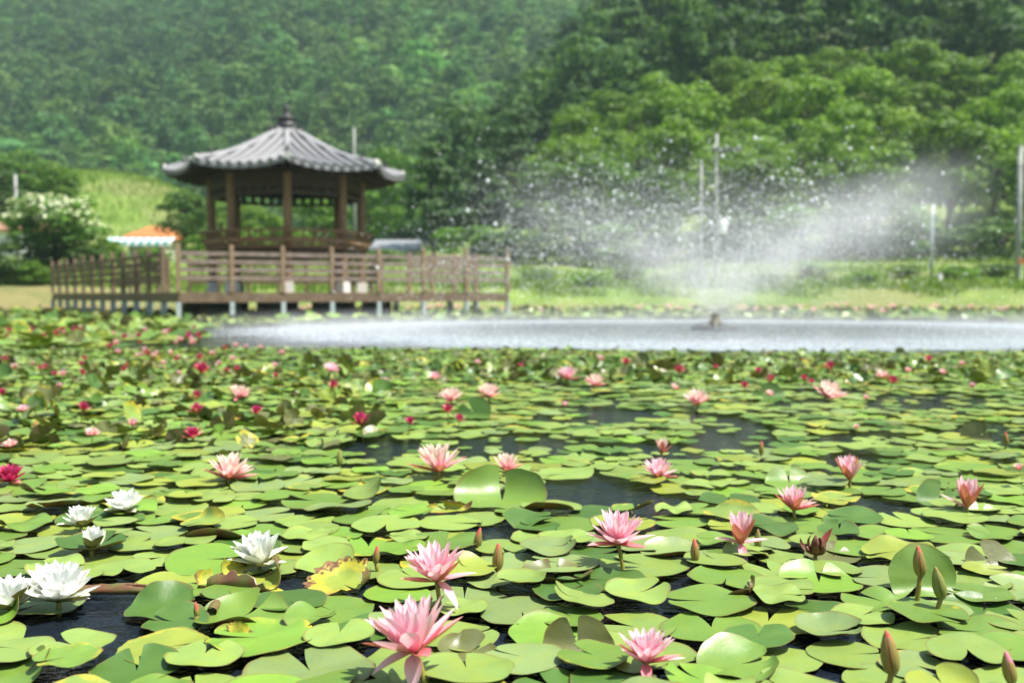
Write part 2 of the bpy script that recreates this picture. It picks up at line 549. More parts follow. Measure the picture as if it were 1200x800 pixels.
Z_FL, Z_COL, Z_EAVE, Z_TOP = 1.22, 3.02, 3.33, 4.74     # above the deck
R_E, R_C = 3.32, 2.11

def roof_pt(kk, u, v, extra=0.0):
    """side kk, u -1..1 along the side, v 0 apex .. 1 eave"""
    r = .10 + (R_E - .10) * v
    m0 = A0 + (kk + .5) * math.pi / 4
    ap = r * math.cos(math.pi / 8)
    half = r * math.sin(math.pi / 8)
    out = ap + .10 * v ** 3 * abs(u) ** 2.5
    z = Z_EAVE - .04 + (Z_TOP - Z_EAVE) * (1 - v) ** 1.0 * (.62 + .38 * (1 - v)) + .15 * v ** 2.5 * abs(u) ** 2.2 + extra
    lat = u * half
    return np.array((out * math.cos(m0) - lat * math.sin(m0), out * math.sin(m0) + lat * math.cos(m0), z)), lat

for kk in range(8):
    b = MB()
    nu, nv = 29, 14
    G = np.zeros((nv, nu, 3)); U = np.zeros((nv, nu, 3))
    for i in range(nv):
        v = i / (nv - 1)
        for j in range(nu):
            u = -1 + 2 * j / (nu - 1)
            p, lat = roof_pt(kk, u, v)
            G[i, j] = p
            U[i, j] = p - np.array((0, 0, .09 + .05 * (1 - v)))
    b.grid(G, flip=True, m=2)
    e = np.stack([G[-1], U[-1]])
    b.grid(e, flip=True)
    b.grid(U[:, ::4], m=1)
    hmax = R_E * math.sin(math.pi / 8)
    for x_ in np.arange(-4, 5) * .285:          # rounded cover tiles running down to the eave
        v0 = max(.05, (abs(x_) / math.sin(math.pi / 8) - .10) / (R_E - .10) + .02)
        if v0 > .93: continue
        C_ = []
        for v in np.linspace(v0, 1.0, 12):
            half = (.10 + (R_E - .10) * v) * math.sin(math.pi / 8)
            p, _ = roof_pt(kk, max(-1, min(1, x_ / half)), v); C_.append(p + (0, 0, .03))
        d_ = C_[-1] - C_[-2]; C_.append(C_[-1] + d_ / np.linalg.norm(d_) * .04)
        b.tube(C_, .078, 8)
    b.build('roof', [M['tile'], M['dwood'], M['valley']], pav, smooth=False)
for kk in range(8):
    b = MB()
    P = []
    for v in np.linspace(.03, .97, 14):
        p, _ = roof_pt(kk, -1, v); p = p + np.array((0, 0, .05)); P.append(p)
    b.tube(P, np.linspace(.10, .085, 14), 8)
    h_ = b.build('hip_ridge', M['tile'], pav, smooth=True)
    b = MB()
    d = P[-1] - P[-2]; d /= np.linalg.norm(d)
    b.tube([P[-1] + d * .01, P[-1] + d * .05], [.10, .10], 12)
    b.build('end_tile', M['plaster'], h_)
    b = MB()
    q = P[-3]
    b.tube([q + (0, 0, .05), q + (0, 0, .16), q + d * .06 + (0, 0, .26)], [.075, .05, .015], 6)
    b.build('ridge_ornament', M['dtile'], h_)
    b = MB()
    q = P[1]
    b.tube([q + (0, 0, .06), q + (0, 0, .17), q + d * .05 + (0, 0, .22)], [.07, .055, .02], 6)
    b.build('ridge_ornament', M['dtile'], h_)
b = MB()
b.lathe([(0, 4.70), (.30, 4.70), (.34, 4.78), (.26, 4.86), (.24, 4.94), (.30, 4.99), (.20, 5.05), (.10, 5.09), (.13, 5.14), (.08, 5.18), (.07, 5.22), (.12, 5.27), (.07, 5.32), (.045, 5.35), (.05, 5.38), (.02, 5.45), (0, 5.46)], 16)
b.build('finial', M['dtile'], pav, smooth=True)
for kk in range(8):
    p = oc(R_C, kk)
    b = MB(); b.lathe([(0, 0), (.20, 0), (.185, .30), (0, .30)], 4, p, rot=A0 + kk * math.pi / 4 + math.pi / 4)
    b.build('plinth', M['stone'], pav)
    b = MB(); b.lathe([(0, .30), (.118, .30), (.112, Z_COL + .2), (0, Z_COL + .2)], 14, p)
    b.build('column', M['col'], pav, smooth=False)
    a, c_ = oc(R_C, kk), oc(R_C, kk + 1)
    dv_ = (c_ - a) / np.linalg.norm(c_ - a)
    b = MB()
    b.bar(a + dv_ * .1 + (0, 0, Z_COL - .02), c_ - dv_ * .1 + (0, 0, Z_COL - .02), .11, .24)
    b.bar(a + dv_ * .1 + (0, 0, Z_COL - .33), c_ - dv_ * .1 + (0, 0, Z_COL - .33), .07, .08)
    for q in np.linspace(.14, .86, 5):
        p = a + (c_ - a) * q
        b.bar(p + (0, 0, Z_COL - .30), p + (0, 0, Z_COL - .14), .12, .05)
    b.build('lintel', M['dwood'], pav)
    # eave purlin and rafters
    b = MB(); b.bar(oc(R_C - .02, kk, Z_COL + .23), oc(R_C - .02, kk + 1, Z_COL + .23), .16, .18)
    b.build('purlin', M['dwood'], pav)
    for q in np.linspace(-.92, .92, 7):
        p1, _ = roof_pt(kk, q, .97); p0, _ = roof_pt(kk, q, .45)
        b = MB(); b.bar(p0 - (0, 0, .20), p1 - (0, 0, .15), .075, .08)
        b.build('rafter', M['dwood'], pav)
b = MB(); b.lathe([(0, Z_FL - .22), (R_C + .10, Z_FL - .22), (R_C + .14, Z_FL), (0, Z_FL)], 8, rot=A0)
b.build('floor', M['dwood'], pav)
for kk in range(8):
    if kk == 4: continue                        # the way in, at the back
    a, c_ = oc(R_C + .16, kk), oc(R_C + .16, kk + 1)
    a2, c2 = oc(R_C + .34, kk), oc(R_C + .34, kk + 1)
    b = MB()
    b.bar(a2 + (0, 0, Z_FL + .46), c2 + (0, 0, Z_FL + .46), .07, .06)
    b.bar(a + (0, 0, Z_FL + .04), c_ + (0, 0, Z_FL + .04), .06, .08)
    am, cm = (a + a2) / 2, (c_ + c2) / 2
    b.bar(am + (0, 0, Z_FL + .20), cm + (0, 0, Z_FL + .20), .03, .14)
    bal = b.build('balustrade', M['col'], pav)
    for q in np.linspace(.06, .94, 6):
        b = MB(); b.bar(a + (c_ - a) * q + (0, 0, Z_FL), a2 + (c2 - a2) * q + (0, 0, Z_FL + .45), .05, .05)
        b.build('baluster', M['col'], bal)

# ------------------------------------------------------------------ boardwalk and railings
FA = atY(209, 345, 24.0)[:2]; FB = atY(595, 345, 28.0)[:2]
EV = atY(62, 345, 37.0)[:2]
fd = (FB - FA) / np.linalg.norm(FB - FA); fn = np.array((-fd[1], fd[0]))
ld = (EV - FA) / np.linalg.norm(EV - FA); ln = np.array((ld[1], -ld[0]))
W_ = 2.2
B2 = FB + fn * W_
J1 = FA + fd * 6.4 + fn * W_
K1 = FA + fd * 6.4 + fn * 7.4
K2 = FA + ln * W_ + ld * 8.4
E2 = EV + ln * W_
poly = [FA, FB, B2, J1, K1, K2, E2, EV]
bw = tag(empty('boardwalk', (FA[0], FA[1], 0)), 'raised brown timber boardwalk on grey posts around the pavilion', 'boardwalk')
off = lambda P: (np.array(P) - FA)
b = MB()
quads = [[FA, FB, B2, J1], [FA, J1, K1, K2], [FA, K2, E2, EV]]
for qd in quads:
    b.prism([off(p) for p in qd], DECK - .06, DECK)
dk = b.build('deck', M['wood'], bw)
b = MB()
def l3(p, z): return np.array((*off(p), z))
for p, q in ((FA, FB), (FB, B2), (B2, J1), (J1, K1), (K1, K2), (K2, E2), (E2, EV), (EV, FA)):
    b.bar(l3(p, DECK - .155), l3(q, DECK - .155), .07, .18)
b.build('fascia', M['wood'], bw)
def legs(p, q, n, mat='steel', r=.055, z1=DECK - .24):
    for t in np.linspace(0, 1, n):
        c_ = off(p + (q - p) * t)
        b = MB(); b.box((*c_, (z1 - .5) / 2), (r * 2, r * 2, z1 + .5), math.atan2(fd[1], fd[0]))
        b.build('support_post', M[mat], bw)
legs(FA, FB, 8)
legs(FA + ld * 1.29, EV, 12, r=.07)
legs(FB + fn * W_, J1, 4, r=.07)
legs(FA + ln * W_ + ld * 2, E2, 9, r=.07)
for (s_, t_) in ((1.2, 1.9), (2.6, 1.4), (4.1, 1.4), (5.6, 1.6), (2.0, 3.6), (3.6, 4.2), (5.3, 4.0), (1.2, 4.6)):  # added dark cylinders standing in for shade under the deck
    c_ = off(FA + fd * s_ + fn * t_)
    b = MB(); b.lathe([(0, -.5), (.42, -.5), (.42, DECK - .07), (0, DECK - .07)], 14, (*c_, 0))
    b.build('shade_pier', M['deck_shade'], bw)

def railing(p, q, n, label, mat='rail', skip=(), h=1.13):  # paler front posts, darker side wood: sun and shade put into colour
    L = np.linalg.norm(q - p); d = (q - p) / L
    r = tag(empty('railing', (p[0], p[1], DECK)), label, 'railing', 'timber railings of the boardwalk')
    for t in range(n):
        c_ = d * L * t / (n - 1)
        b = MB(); b.box((c_[0], c_[1], h / 2 + .002), (.10, .10, h), math.atan2(d[1], d[0]))
        b.lathe([(0, h + .002), (.062, h + .002), (.062, h + .03), (0, h + .055)], 4, (c_[0], c_[1], 0), rot=math.atan2(d[1], d[0]) + math.pi / 4)
        b.build('post', M['post' if mat == 'rail' else 'wood'], r)
    for z in (.36, .56, .76, .96):
        b = MB(); b.bar((d[0] * .06, d[1] * .06, z), (d[0] * (L - .06), d[1] * (L - .06), z), .045, .10)
        b.build('rail', M[mat], r)
    return r
railing(FA, FB, 8, 'long front railing of pale brown rails before the pavilion')
railing(FA + ld * 1.29, EV, 12, 'dark side railing running back from the left front corner', 'wood')
railing(B2, J1 + fd * .4, 4, 'back railing of the narrow walkway right of the pavilion')
railing(FA + ln * W_ + ld * 8.6, E2, 7, 'inner railing of the walkway leading off to the left bank', 'wood')
railing(J1 + fn * 1.3, K1, 5, 'short railing at the far right corner behind the pavilion', 'wood')
railing(K1 - fd * .3, K2 + fd * .6, 6, 'rear railing behind the pavilion, half hidden by its columns', 'wood')

# ------------------------------------------------------------------ houses, walls, poles, wires
def house(px0, px1, Yh, y_base, y_eave, y_ridge, name, label, wall, roof, depth=5.0, hip=.22, over=.35):
    a, c_ = atY(px0, y_eave, Yh), atY(px1, y_eave, Yh)
    zb = height((a[0] + c_[0]) / 2, Yh) - .3
    ze, zr = a[2], atY(px0, y_ridge, Yh + depth / 2)[2]
    L = c_[0] - a[0]
    h = tag(empty(name, (a[0], Yh, zb)), label, 'house')
    b = MB(); b.box((L / 2, depth / 2, (ze - zb) / 2), (L - 2 * over, depth - 2 * over, ze - zb))
    wl = b.build('wall', M[wall], h)
    z0, z1 = ze - zb, zr - zb
    b = MB()
    v = [(0, 0, z0), (L, 0, z0), (L, depth, z0), (0, depth, z0), (L * hip, depth / 2, z1), (L * (1 - hip), depth / 2, z1),
         (0, 0, z0 - .12), (L, 0, z0 - .12), (L, depth, z0 - .12), (0, depth, z0 - .12)]
    b.add(v, [(0, 1, 5, 4), (2, 3, 4, 5), (0, 6, 7, 1), (1, 7, 8, 2), (2, 8, 9, 3), (3, 9, 6, 0), (9, 8, 7, 6)], [(1, 2, 5), (3, 0, 4)])
    b.build('roof', M[roof], h)
    for q in (.25, .7):
        b = MB(); b.box((L * q, over - .02, (ze - zb) * .55), (.9, .06, 1.0)); f = b.build('window', M['whitep'], h)
        b = MB(); b.box((L * q, over - .055, (ze - zb) * .55), (.78, .02, .88)); b.build('pane', M['grey_metal'], f)
    return h, L, z0
h, L, z0 = house(142, 198, 62, 320, 277, 265, 'farmhouse', 'low house with orange hipped roof and teal and white awning', 'plaster', 'orange', 5.0, .3)
b = MB()
n = 17
for i in range(n):
    x0 = -.9 + (L + 1.3) * i / n; x1 = -.9 + (L + 1.3) * (i + 1) / n
    b.bar(((x0 + x1) / 2, -.75, z0 - .38), ((x0 + x1) / 2, .05, z0 - .08), x1 - x0 - .003, .04, m=i % 2)
    b.bar(((x0 + x1) / 2, -.78, z0 - .62), ((x0 + x1) / 2, -.76, z0 - .39), x1 - x0 - .003, .04, m=i % 2)
b.build('awning', [M['whitep'], M['teal']], h)
house(-60, 32, 56, 320, 268, 259, 'house', 'white walled house with grey-brown roof at the left edge', 'whitep', 'brick', 5.0, .1)
house(432, 492, 58, 300, 292, 281, 'shed', 'long low shed with grey metal roof right of the pavilion', 'plaster', 'grey_metal', 4.0, .04)

def pole(px, Yp, ytop, name, label, r=.11, mat='concrete', arm=False):
    t = atY(px, ytop, Yp)
    zb = height(t[0], Yp) - .2
    o = tag(empty(name, (t[0], Yp, zb)), label, 'pole')
    H = t[2] - zb
    b = MB(); b.tube([(0, 0, 0), (0, 0, H * .5), (0, 0, H)], [r * 1.15, r, r * .8], 10); b.build('mast', M[mat], o, smooth=True)
    if arm:
        b = MB(); b.bar((-.3, -.14, H - .75), (1.2, -.14, H - .75), .13, .15); b.build('crossarm', M['wire_grey'], o)
        for q in (-.15, .45, 1.05):
            b = MB(); b.lathe([(0, 0), (.04, 0), (.05, .06), (.03, .10), (.045, .14), (0, .2)], 8, (q, -.11, H - .70)); b.build('insulator', M['whitep'], o, smooth=True)
        b = MB(); b.lathe([(0, 0), (.2, 0), (.22, .05), (.22, .62), (.17, .68), (0, .70)], 14, (.30, -.05, H * .335)); b.build('transformer', M['whitep'], o, smooth=True)
        b = MB(); b.lathe([(0, 0), (.14, 0), (.15, .5), (0, .55)], 12, (-.29, -.03, H * .35)); b.build('switch_box', M['grey_metal'], o, smooth=True)
    else:
        b = MB(); b.lathe([(0, H), (r * .85, H), (r * .85, H + .05), (0, H + .09)], 10); b.build('cap', M['grey_metal'], o)
        b = MB(); b.box((0, -r - .03, H * .86), (.28, .05, .06)); b.build('bracket', M['grey_metal'], o)
    return np.array((t[0], Yp, t[2]))
pole(18, 52, 205, 'utility_pole', 'short pale pole beside the blossoming tree', .085)
p415 = pole(415, 62, 150, 'utility_pole', 'thin tall pole standing behind the pavilion roof', .07)
p840 = pole(840, 47, 157, 'utility_pole', 'power pole with crossarm and white transformer behind the spray', .075, 'concrete', True)
pole(822, 46, 193, 'lamp_post', 'shorter bare pole just left of the transformer pole', .065)
pole(1093, 46, 240, 'utility_pole', 'slim blue-grey pole at the right end of the spray', .07, 'steel')
p1196 = pole(1196, 44, 172, 'utility_pole', 'thick pale concrete pole at the right edge', .12)
pole(1101, 44, 322, 'marker_post', 'short white marker post on the far grassy bank', .14, 'whitep')

def wire(a, c_, label, sag=.6, r=.028):
    t = np.linspace(0, 1, 24)
    P = a[None] * (1 - t)[:, None] + c_[None] * t[:, None]
    P[:, 2] -= 4 * sag * t * (1 - t)
    b = MB(); b.tube(P, r, 5)
    tag(b.build('power_line', M['wire'], smooth=True), label, 'wire', 'overhead wires')
for i, dz in enumerate((0, .35)):
    wire(atY(-90, 172, 64) + (0, 0, dz), atY(415, 216, 62) + (0, 0, dz * .6), ('lower' if i == 0 else 'upper') + ' overhead wire crossing the dark wood left of the roof', .5)
wire(p840 - (0, 0, 1.9), atY(1196, 234, 44), 'thin overhead wire sagging to the thick right edge pole', .5, .014)

b = MB()
c0, c1 = atY(16, 318, 43), atY(122, 320, 46)
zb = height(c0[0], 43) - .2
lw = tag(empty('garden_wall', (c0[0], c0[1], zb)), 'low terracotta wall behind the straw-coloured lawn', 'wall')
hh_ = c0[2] + .1 - zb
b.bar((0, 0, hh_ / 2), (*(c1 - c0)[:2], hh_ / 2), .22, hh_); b.build('masonry', M['brick'], lw)
b = MB(); b.bar((-.05, 0, hh_ + .035), (*((c1 - c0)[:2] * 1.01), hh_ + .035), .3, .07); b.build('coping', M['wood'], lw)
b = MB(); b.box((-.06, -.14, hh_ / 2 + .05), (.75, .3, hh_ + .14)); b.build('end_pillar', M['brick'], lw)

# small orange roadside sign at the right edge
c_ = atY(1197, 306, 43)
zb = height(c_[0], 43)
sg = tag(empty('sign', (c_[0], 43, zb)), 'small orange sign below the thick right edge pole', 'sign')
b = MB(); b.box((0, 0, c_[2] - zb), (.3, .03, .26)); b.build('board', M['orange'], sg)
b = MB(); b.box((0, .035, (c_[2] - zb + .2) / 2), (.05, .04, c_[2] - zb + .2)); b.build('leg', M['whitep'], sg)

# ------------------------------------------------------------------ trees, shrubs, woods
def leaf_quads(c, nrm, size, r):
    """diamond leaf clumps: centres c (N,3), rough normals nrm, sizes"""
    n = len(c)
    nr = nrm + r.normal(0, .55, (n, 3)); nr /= np.linalg.norm(nr, axis=1)[:, None] + 1e-9
    t = r.normal(0, 1, (n, 3)); t -= nr * (t * nr).sum(1)[:, None]; t /= np.linalg.norm(t, axis=1)[:, None] + 1e-9
    u = np.cross(nr, t)
    s = np.asarray(size).reshape(-1, 1) * r.uniform(.7, 1.3, (n, 1))
    V = np.stack([c - t * s, c + u * s * .55 + nr * s * .12, c + t * s, c - u * s * .55 + nr * s * .12], 1)
    return V.reshape(-1, 3), np.arange(n * 4).reshape(-1, 4)

def crown(kind, r, W, H, z0, nb, nl, size):
    """leaf clumps on many small lobes inside a crown W wide and H high, bottom at z0; returns verts, quads, lobe centres"""
    cs, rs = [], []
    if kind == 'pine':
        tiers = 6
        for i in range(tiers):
            f = i / (tiers - 1)
            rr = W / 2 * (1 - .75 * f ** 1.3)
            m_ = max(2, int(nb / tiers * (1.35 - .7 * f)))
            for j in range(m_):
                a = r.uniform(0, 2 * math.pi); q = rr * math.sqrt(r.uniform(.08, 1))
                cs.append((q * math.cos(a), q * math.sin(a), z0 + H * (.08 + .86 * f) + r.normal(0, .04 * H)))
                rs.append((W * .20 * r.uniform(.8, 1.3), H * .055 * r.uniform(.8, 1.4)))
    else:
        for i in range(nb):
            a = r.uniform(0, 2 * math.pi); u = r.uniform(-.85, 1)
            q = math.sqrt(1 - u * u) * r.uniform(.45, 1) ** .6
            wob = 1 + .25 * math.sin(3 * a + i % 3)
            cs.append((W / 2 * .78 * q * math.cos(a) * wob, W / 2 * .78 * q * math.sin(a), z0 + H / 2 + H / 2 * .82 * u))
            rs.append((W * r.uniform(.13, .21), H * r.uniform(.07, .125)))
    cs, rs = np.array(cs), np.array(rs)
    idx = np.repeat(np.arange(len(cs)), nl)
    d = r.normal(0, 1, (len(idx), 3)); d /= np.linalg.norm(d, axis=1)[:, None]
    d[:, 2] = np.abs(d[:, 2]) * np.where(r.random(len(idx)) < .75, 1, -1)
    q = r.uniform(.55, 1.05, (len(idx), 1))
    c = cs[idx] + d * q * np.stack([rs[idx, 0], rs[idx, 0], rs[idx, 1]], 1)
    v, f = leaf_quads(c, d + (0, 0, .5), np.full(len(c), size), r)
    return v, f, cs

def trunk_mb(r, H, W, z0, cs, tr):
    b = MB()
    lean = r.normal(0, .03 * H, 2)
    P = np.array([(0, 0, -.3), (lean[0] * .3, lean[1] * .3, z0 * .6), (lean[0] * .7, lean[1] * .7, z0 + .25 * H), (lean[0], lean[1], z0 + .62 * H)])
    b.tube(P, [tr * 1.3, tr, tr * .7, tr * .25], 9)
    for i in r.choice(len(cs), min(8, len(cs)), replace=False):
        f = r.uniform(.5, 1.0)
        s = P[1] * (1 - f) + P[2] * f
        e = cs[i]
        b.tube([s, (s + e) / 2 + (0, 0, .06 * H), e], [tr * .42, tr * .26, tr * .08], 6)
    return b

TREES = {}
def tree_proto(key, kind, H, W, z0, nb, nl, size, mat, tr=.14, bl=None):
    out = []
    for sd in range(3):
        r = np.random.default_rng(abs(hash_(key)) + sd * 17)
        v, f, cs = crown(kind, r, W, H, z0, nb, nl, size)
        b = MB(); b.add(v, f)
        cm = b.build('crown', M[mat], link=False)
        tm = trunk_mb(r, H, W, z0, cs, tr).build('trunk', M['bark'], smooth=True, link=False)
        bm_ = None
        if bl:
            top = cs[cs[:, 2] > z0 + H * .42]
            idx = r.integers(0, len(top), bl)
            d = r.normal(0, 1, (bl, 3)); d /= np.linalg.norm(d, axis=1)[:, None]; d[:, 2] = np.abs(d[:, 2]) + .1
            c = top[idx] + d * np.array((W * .19, W * .19, H * .115))
            vv, ff = leaf_quads(c, d + (0, 0, .8), np.full(bl, .10), r)
            b = MB(); b.add(vv, ff); bm_ = b.build('blossom', M['blossom'], link=False)
        out.append((cm, tm, bm_))
    TREES[key] = (out, H + z0, W)

def hash_(s_):
    h_ = 7
    for ch in s_: h_ = (h_ * 31 + ord(ch)) % 100003
    return h_

tree_proto('fresh', 'decid', 5.6, 6.4, 1.8, 34, 95, .20, 'decid', .16)
tree_proto('dark', 'decid', 5.4, 5.6, 1.9, 34, 95, .19, 'dark_leaf', .16)
tree_proto('pine', 'pine', 5.6, 5.4, 2.2, 34, 100, .19, 'pine', .15)
tree_proto('shrub', 'decid', 2.6, 3.6, .15, 24, 90, .12, 'decid', .06)
tree_proto('dshrub', 'decid', 2.6, 3.6, .15, 24, 90, .12, 'dark_leaf', .06)
tree_proto('bloom', 'decid', 3.3, 4.6, 1.1, 34, 110, .12, 'dark_leaf', .12, 900)

used = {}
def tree(key, px, Yt, ytop, name, label, group=None, wpx=None, tint=(1, 1, 1), variant=None, cat='tree', base=None):
    protos, H0, W0 = TREES[key]
    t = atY(px, ytop, Yt)
    zb = height(t[0], Yt) if base is None else base
    H = max(t[2] - zb, .6)
    sz = H / H0
    sw = sz if wpx is None else (wpx / F * Yt) / W0
    i = used.get(key, 0); used[key] = i + 1
    cm, tm, bm_ = protos[(i if variant is None else variant) % 3]
    o = tag(empty(name, (t[0], Yt, zb), rz=(i * 2.4) % 6.28), label, cat, group)
    o.scale = (sw, sw, sz)
    c_ = inst('crown', cm, o); c_.color = (*tint, 1)
    inst('trunk', tm, o)
    if bm_: inst('blossom', bm_, o)
    return o

# left side
tree('bloom', 66, 43, 226, 'flowering_tree', 'round tree covered in creamy white blossom left of the boardwalk', wpx=132, tint=(1.7, 1.9, 1.3))
tree('fresh', 28, 76, 170, 'broadleaf_tree', 'tall round light green tree above the blossoming tree', wpx=92, tint=(.8, .95, .9))
tree('fresh', 66, 74, 186, 'broadleaf_tree', 'yellow-green tree between the blossoming tree and the grassy mound', wpx=58, tint=(1.05, 1.1, .8))
tree('dark', -20, 70, 196, 'broadleaf_tree', 'dark tree cut off by the left edge', wpx=90)
tree('dark', 214, 58, 222, 'broadleaf_tree', 'dark bushy tree right of the orange roofed house', wpx=70, tint=(1.1, 1.2, .9))
tree('fresh', 246, 66, 232, 'broadleaf_tree', 'leafy tree seen past the leftmost pavilion columns', wpx=70)
tree('fresh', 306, 64, 236, 'broadleaf_tree', 'light green tree framed between the left and front columns', wpx=82)
tree('fresh', 372, 66, 230, 'broadleaf_tree', 'light green tree framed between the front and right columns', wpx=80, tint=(.95, 1.05, .9))
tree('fresh', 438, 72, 205, 'broadleaf_tree', 'soft green tree just right of the pavilion roof corner', wpx=80, tint=(.85, 1, .9))
tree('fresh', 462, 80, 165, 'broadleaf_tree', 'tall light green tree rising above the right roof corner', wpx=80, tint=(.85, 1, .95))
for i, (px, Yb, yt, wp, kd, lb) in enumerate((
        (18, 41.5, 282, 74, 'dshrub', 'dark shrub at the left edge under the blossoming tree'),
        (40, 40.6, 306, 44, 'shrub', 'small bright green bush before the blossoming tree'),
        (96, 42.5, 284, 60, 'dshrub', 'dark shrub between the blossom tree trunk and boardwalk end'),
        (124, 44, 276, 52, 'shrub', 'bright bush below the end of the teal awning'),
        (70, 44.5, 272, 112, 'dshrub', 'dark shrub filling the shade below the blossom'),
        (180, 48, 290, 64, 'shrub', 'light green hedge bush in front of the orange roofed house'),
        (236, 46, 274, 50, 'shrub', 'rounded bright bush left of the pavilion balustrade'),
        (296, 47, 262, 60, 'shrub', 'bright bush seen through the pavilion left of its front column'),
        (356, 48, 270, 56, 'shrub', 'bright bush seen through the pavilion right of its front column'),
        (410, 48, 278, 50, 'dshrub', 'darker bush behind the right pavilion columns'),
        (452, 50, 292, 50, 'shrub', 'low bush before the grey metal shed'))):
    tree(kd, px, Yb, yt, 'shrub', lb, 'shrubs around the pavilion', wpx=wp, cat='shrub', tint=(1.05, 1.1, .95))
# dark pines and broadleaf trees behind the spray
for px, Yb, yt, wp, kd, tint, lb in (
        (508, 57, 170, 88, 'pine', (1.15, 1.35, .95), 'dark pine just left of the spray, nearest the pavilion'),
        (556, 56, 180, 92, 'pine', (1.1, 1.25, .95), 'second dark pine from the pavilion'),
        (604, 58, 152, 84, 'pine', (.95, 1.1, .95), 'tallest dark pine left of the light green hillside'),
        (640, 56, 186, 104, 'fresh', (.75, .85, .8), 'spreading mid green tree above the left half of the spray'),
        (704, 57, 176, 104, 'fresh', (.82, .95, .85), 'spreading tree straight above the middle of the spray'),
        (764, 58, 190, 92, 'fresh', (.72, .85, .8), 'dull green tree just left of the bare lamp post')):
    tree(kd, px, Yb, yt, 'pine_tree' if kd == 'pine' else 'broadleaf_tree', lb, 'trees at the foot of the hill', wpx=wp, tint=tint)
# shrubs behind the spray, their tints lightened to paint in the mist
SHR0 = [(548, 44, 262, 96), (606, 43, 268, 84), (660, 44, 258, 92), (716, 43, 262, 88), (772, 44, 246, 86), (868, 46, 246, 96), (924, 45, 240, 92), (978, 46, 236, 96), (1034, 45, 228, 92), (1078, 47, 236, 70), (1130, 46, 262, 84), (1176, 47, 250, 80), (1216, 46, 268, 80)]
SHR = [(a_, b_ + 9, c_, d_) for a_, b_, c_, d_ in SHR0]
wrd = ['leftmost', 'second', 'third', 'fourth', 'fifth', 'sixth', 'seventh', 'eighth', 'ninth', 'tenth', 'eleventh', 'twelfth', 'rightmost']
for i, (px, Yb, yt, wp) in enumerate(SHR):
    tree('dshrub' if i % 3 else 'shrub', px, Yb, yt, 'shrub', ('mist-tinted grey-green shrub of the row behind the spray, %s from the left' % wrd[i]) if 0 < i < 12 else ('mist-tinted grey-green shrub of the row behind the spray, the %s' % wrd[i]), 'shrub row behind the spray', wpx=wp, cat='shrub', tint=(1.1, 1.25, 1.15) if i < 9 else (1.3, 1.45, 1.1))
# low bushes scattered over the bank meadow
BK = [(628, 46, 316), (690, 44, 330), (736, 47, 312), (905, 45, 326), (958, 47, 318), (1012, 44, 334), (1062, 46, 322), (1120, 45, 330), (1168, 46, 318), (816, 48, 314)]
bw_ = [('leftmost, beside the end of the railing', 46, 'dshrub'), ('under the left side of the spray', 58, 'shrub'), ('above the small gap left of the lamp post', 44, 'dshrub'), ('first right of the transformer pole', 62, 'shrub'), ('second right of the transformer pole', 50, 'dshrub'), ('lowest one near the water on the right', 60, 'shrub'), ('just left of the blue-grey pole', 44, 'dshrub'), ('just right of the white marker post', 60, 'shrub'), ('close to the right edge pole', 56, 'dshrub'), ('right behind the bare lamp post foot', 40, 'shrub')]
for (px, Yb, yt), (wh, wp, kd) in zip(BK, bw_):
    tree(kd, px, Yb, yt, 'shrub', 'low bush on the bank meadow, ' + wh, 'low bushes on the far bank', wpx=wp, cat='shrub', tint=(1.3, 1.4, 1.1))
# fresh green belt climbing the hill foot
bx = np.random.default_rng(4)
belt = []
for row, (Yr, x0, x1) in enumerate(((60, 9.5, 35), (65, 2.2, 37), (71, 2.6, 40), (78, 3.5, 44), (85, 8.5, 48))):
    n = int((x1 - x0) / (3.9 + row * .2))
    for i in range(n):
        x = x0 + (x1 - x0) * (i + .5 * (row % 2)) / n + bx.normal(0, .5); y = Yr + bx.normal(0, 1.2)
        zt = height(x, y) + bx.uniform(5.6, 8.8)
        px, py = to_px((x, y, zt))
        belt.append((row, px, y, py))
rown = ['lowest', 'second', 'third', 'fourth', 'uppermost']
cnt = {}
for row, px, y, py in belt: cnt[row] = cnt.get(row, 0) + 1
seen = {}
ordw = ['leftmost', 'second', 'third', 'fourth', 'fifth', 'sixth', 'seventh', 'eighth', 'ninth', 'tenth', 'eleventh', 'twelfth', 'thirteenth']
for row, px, y, py in belt:
    if row == 4 and px < 860 and px > 640 and bx.random() < .3: pass
    i = seen.get(row, 0); seen[row] = i + 1
    yel = (row == 3 and 820 < px < 960) or (row == 1 and 1040 < px < 1110)
    tint = (1.55, 1.35, 1.5) if yel else tuple(np.array((1.22, 1.22, .95)) * bx.uniform(.75, 1.15))
    look = 'pale cream-tinged' if yel else 'fresh green'
    tree('fresh', px, y, py, 'broadleaf_tree', '%s tree in the %s row of the hillside belt, %s from the left' % (look, rown[row], ordw[i]) if i else '%s tree in the %s row of the hillside belt, the leftmost' % (look, rown[row]), 'fresh green trees on the hill foot', tint=tint, wpx=F / y * bx.uniform(5.0, 6.6))

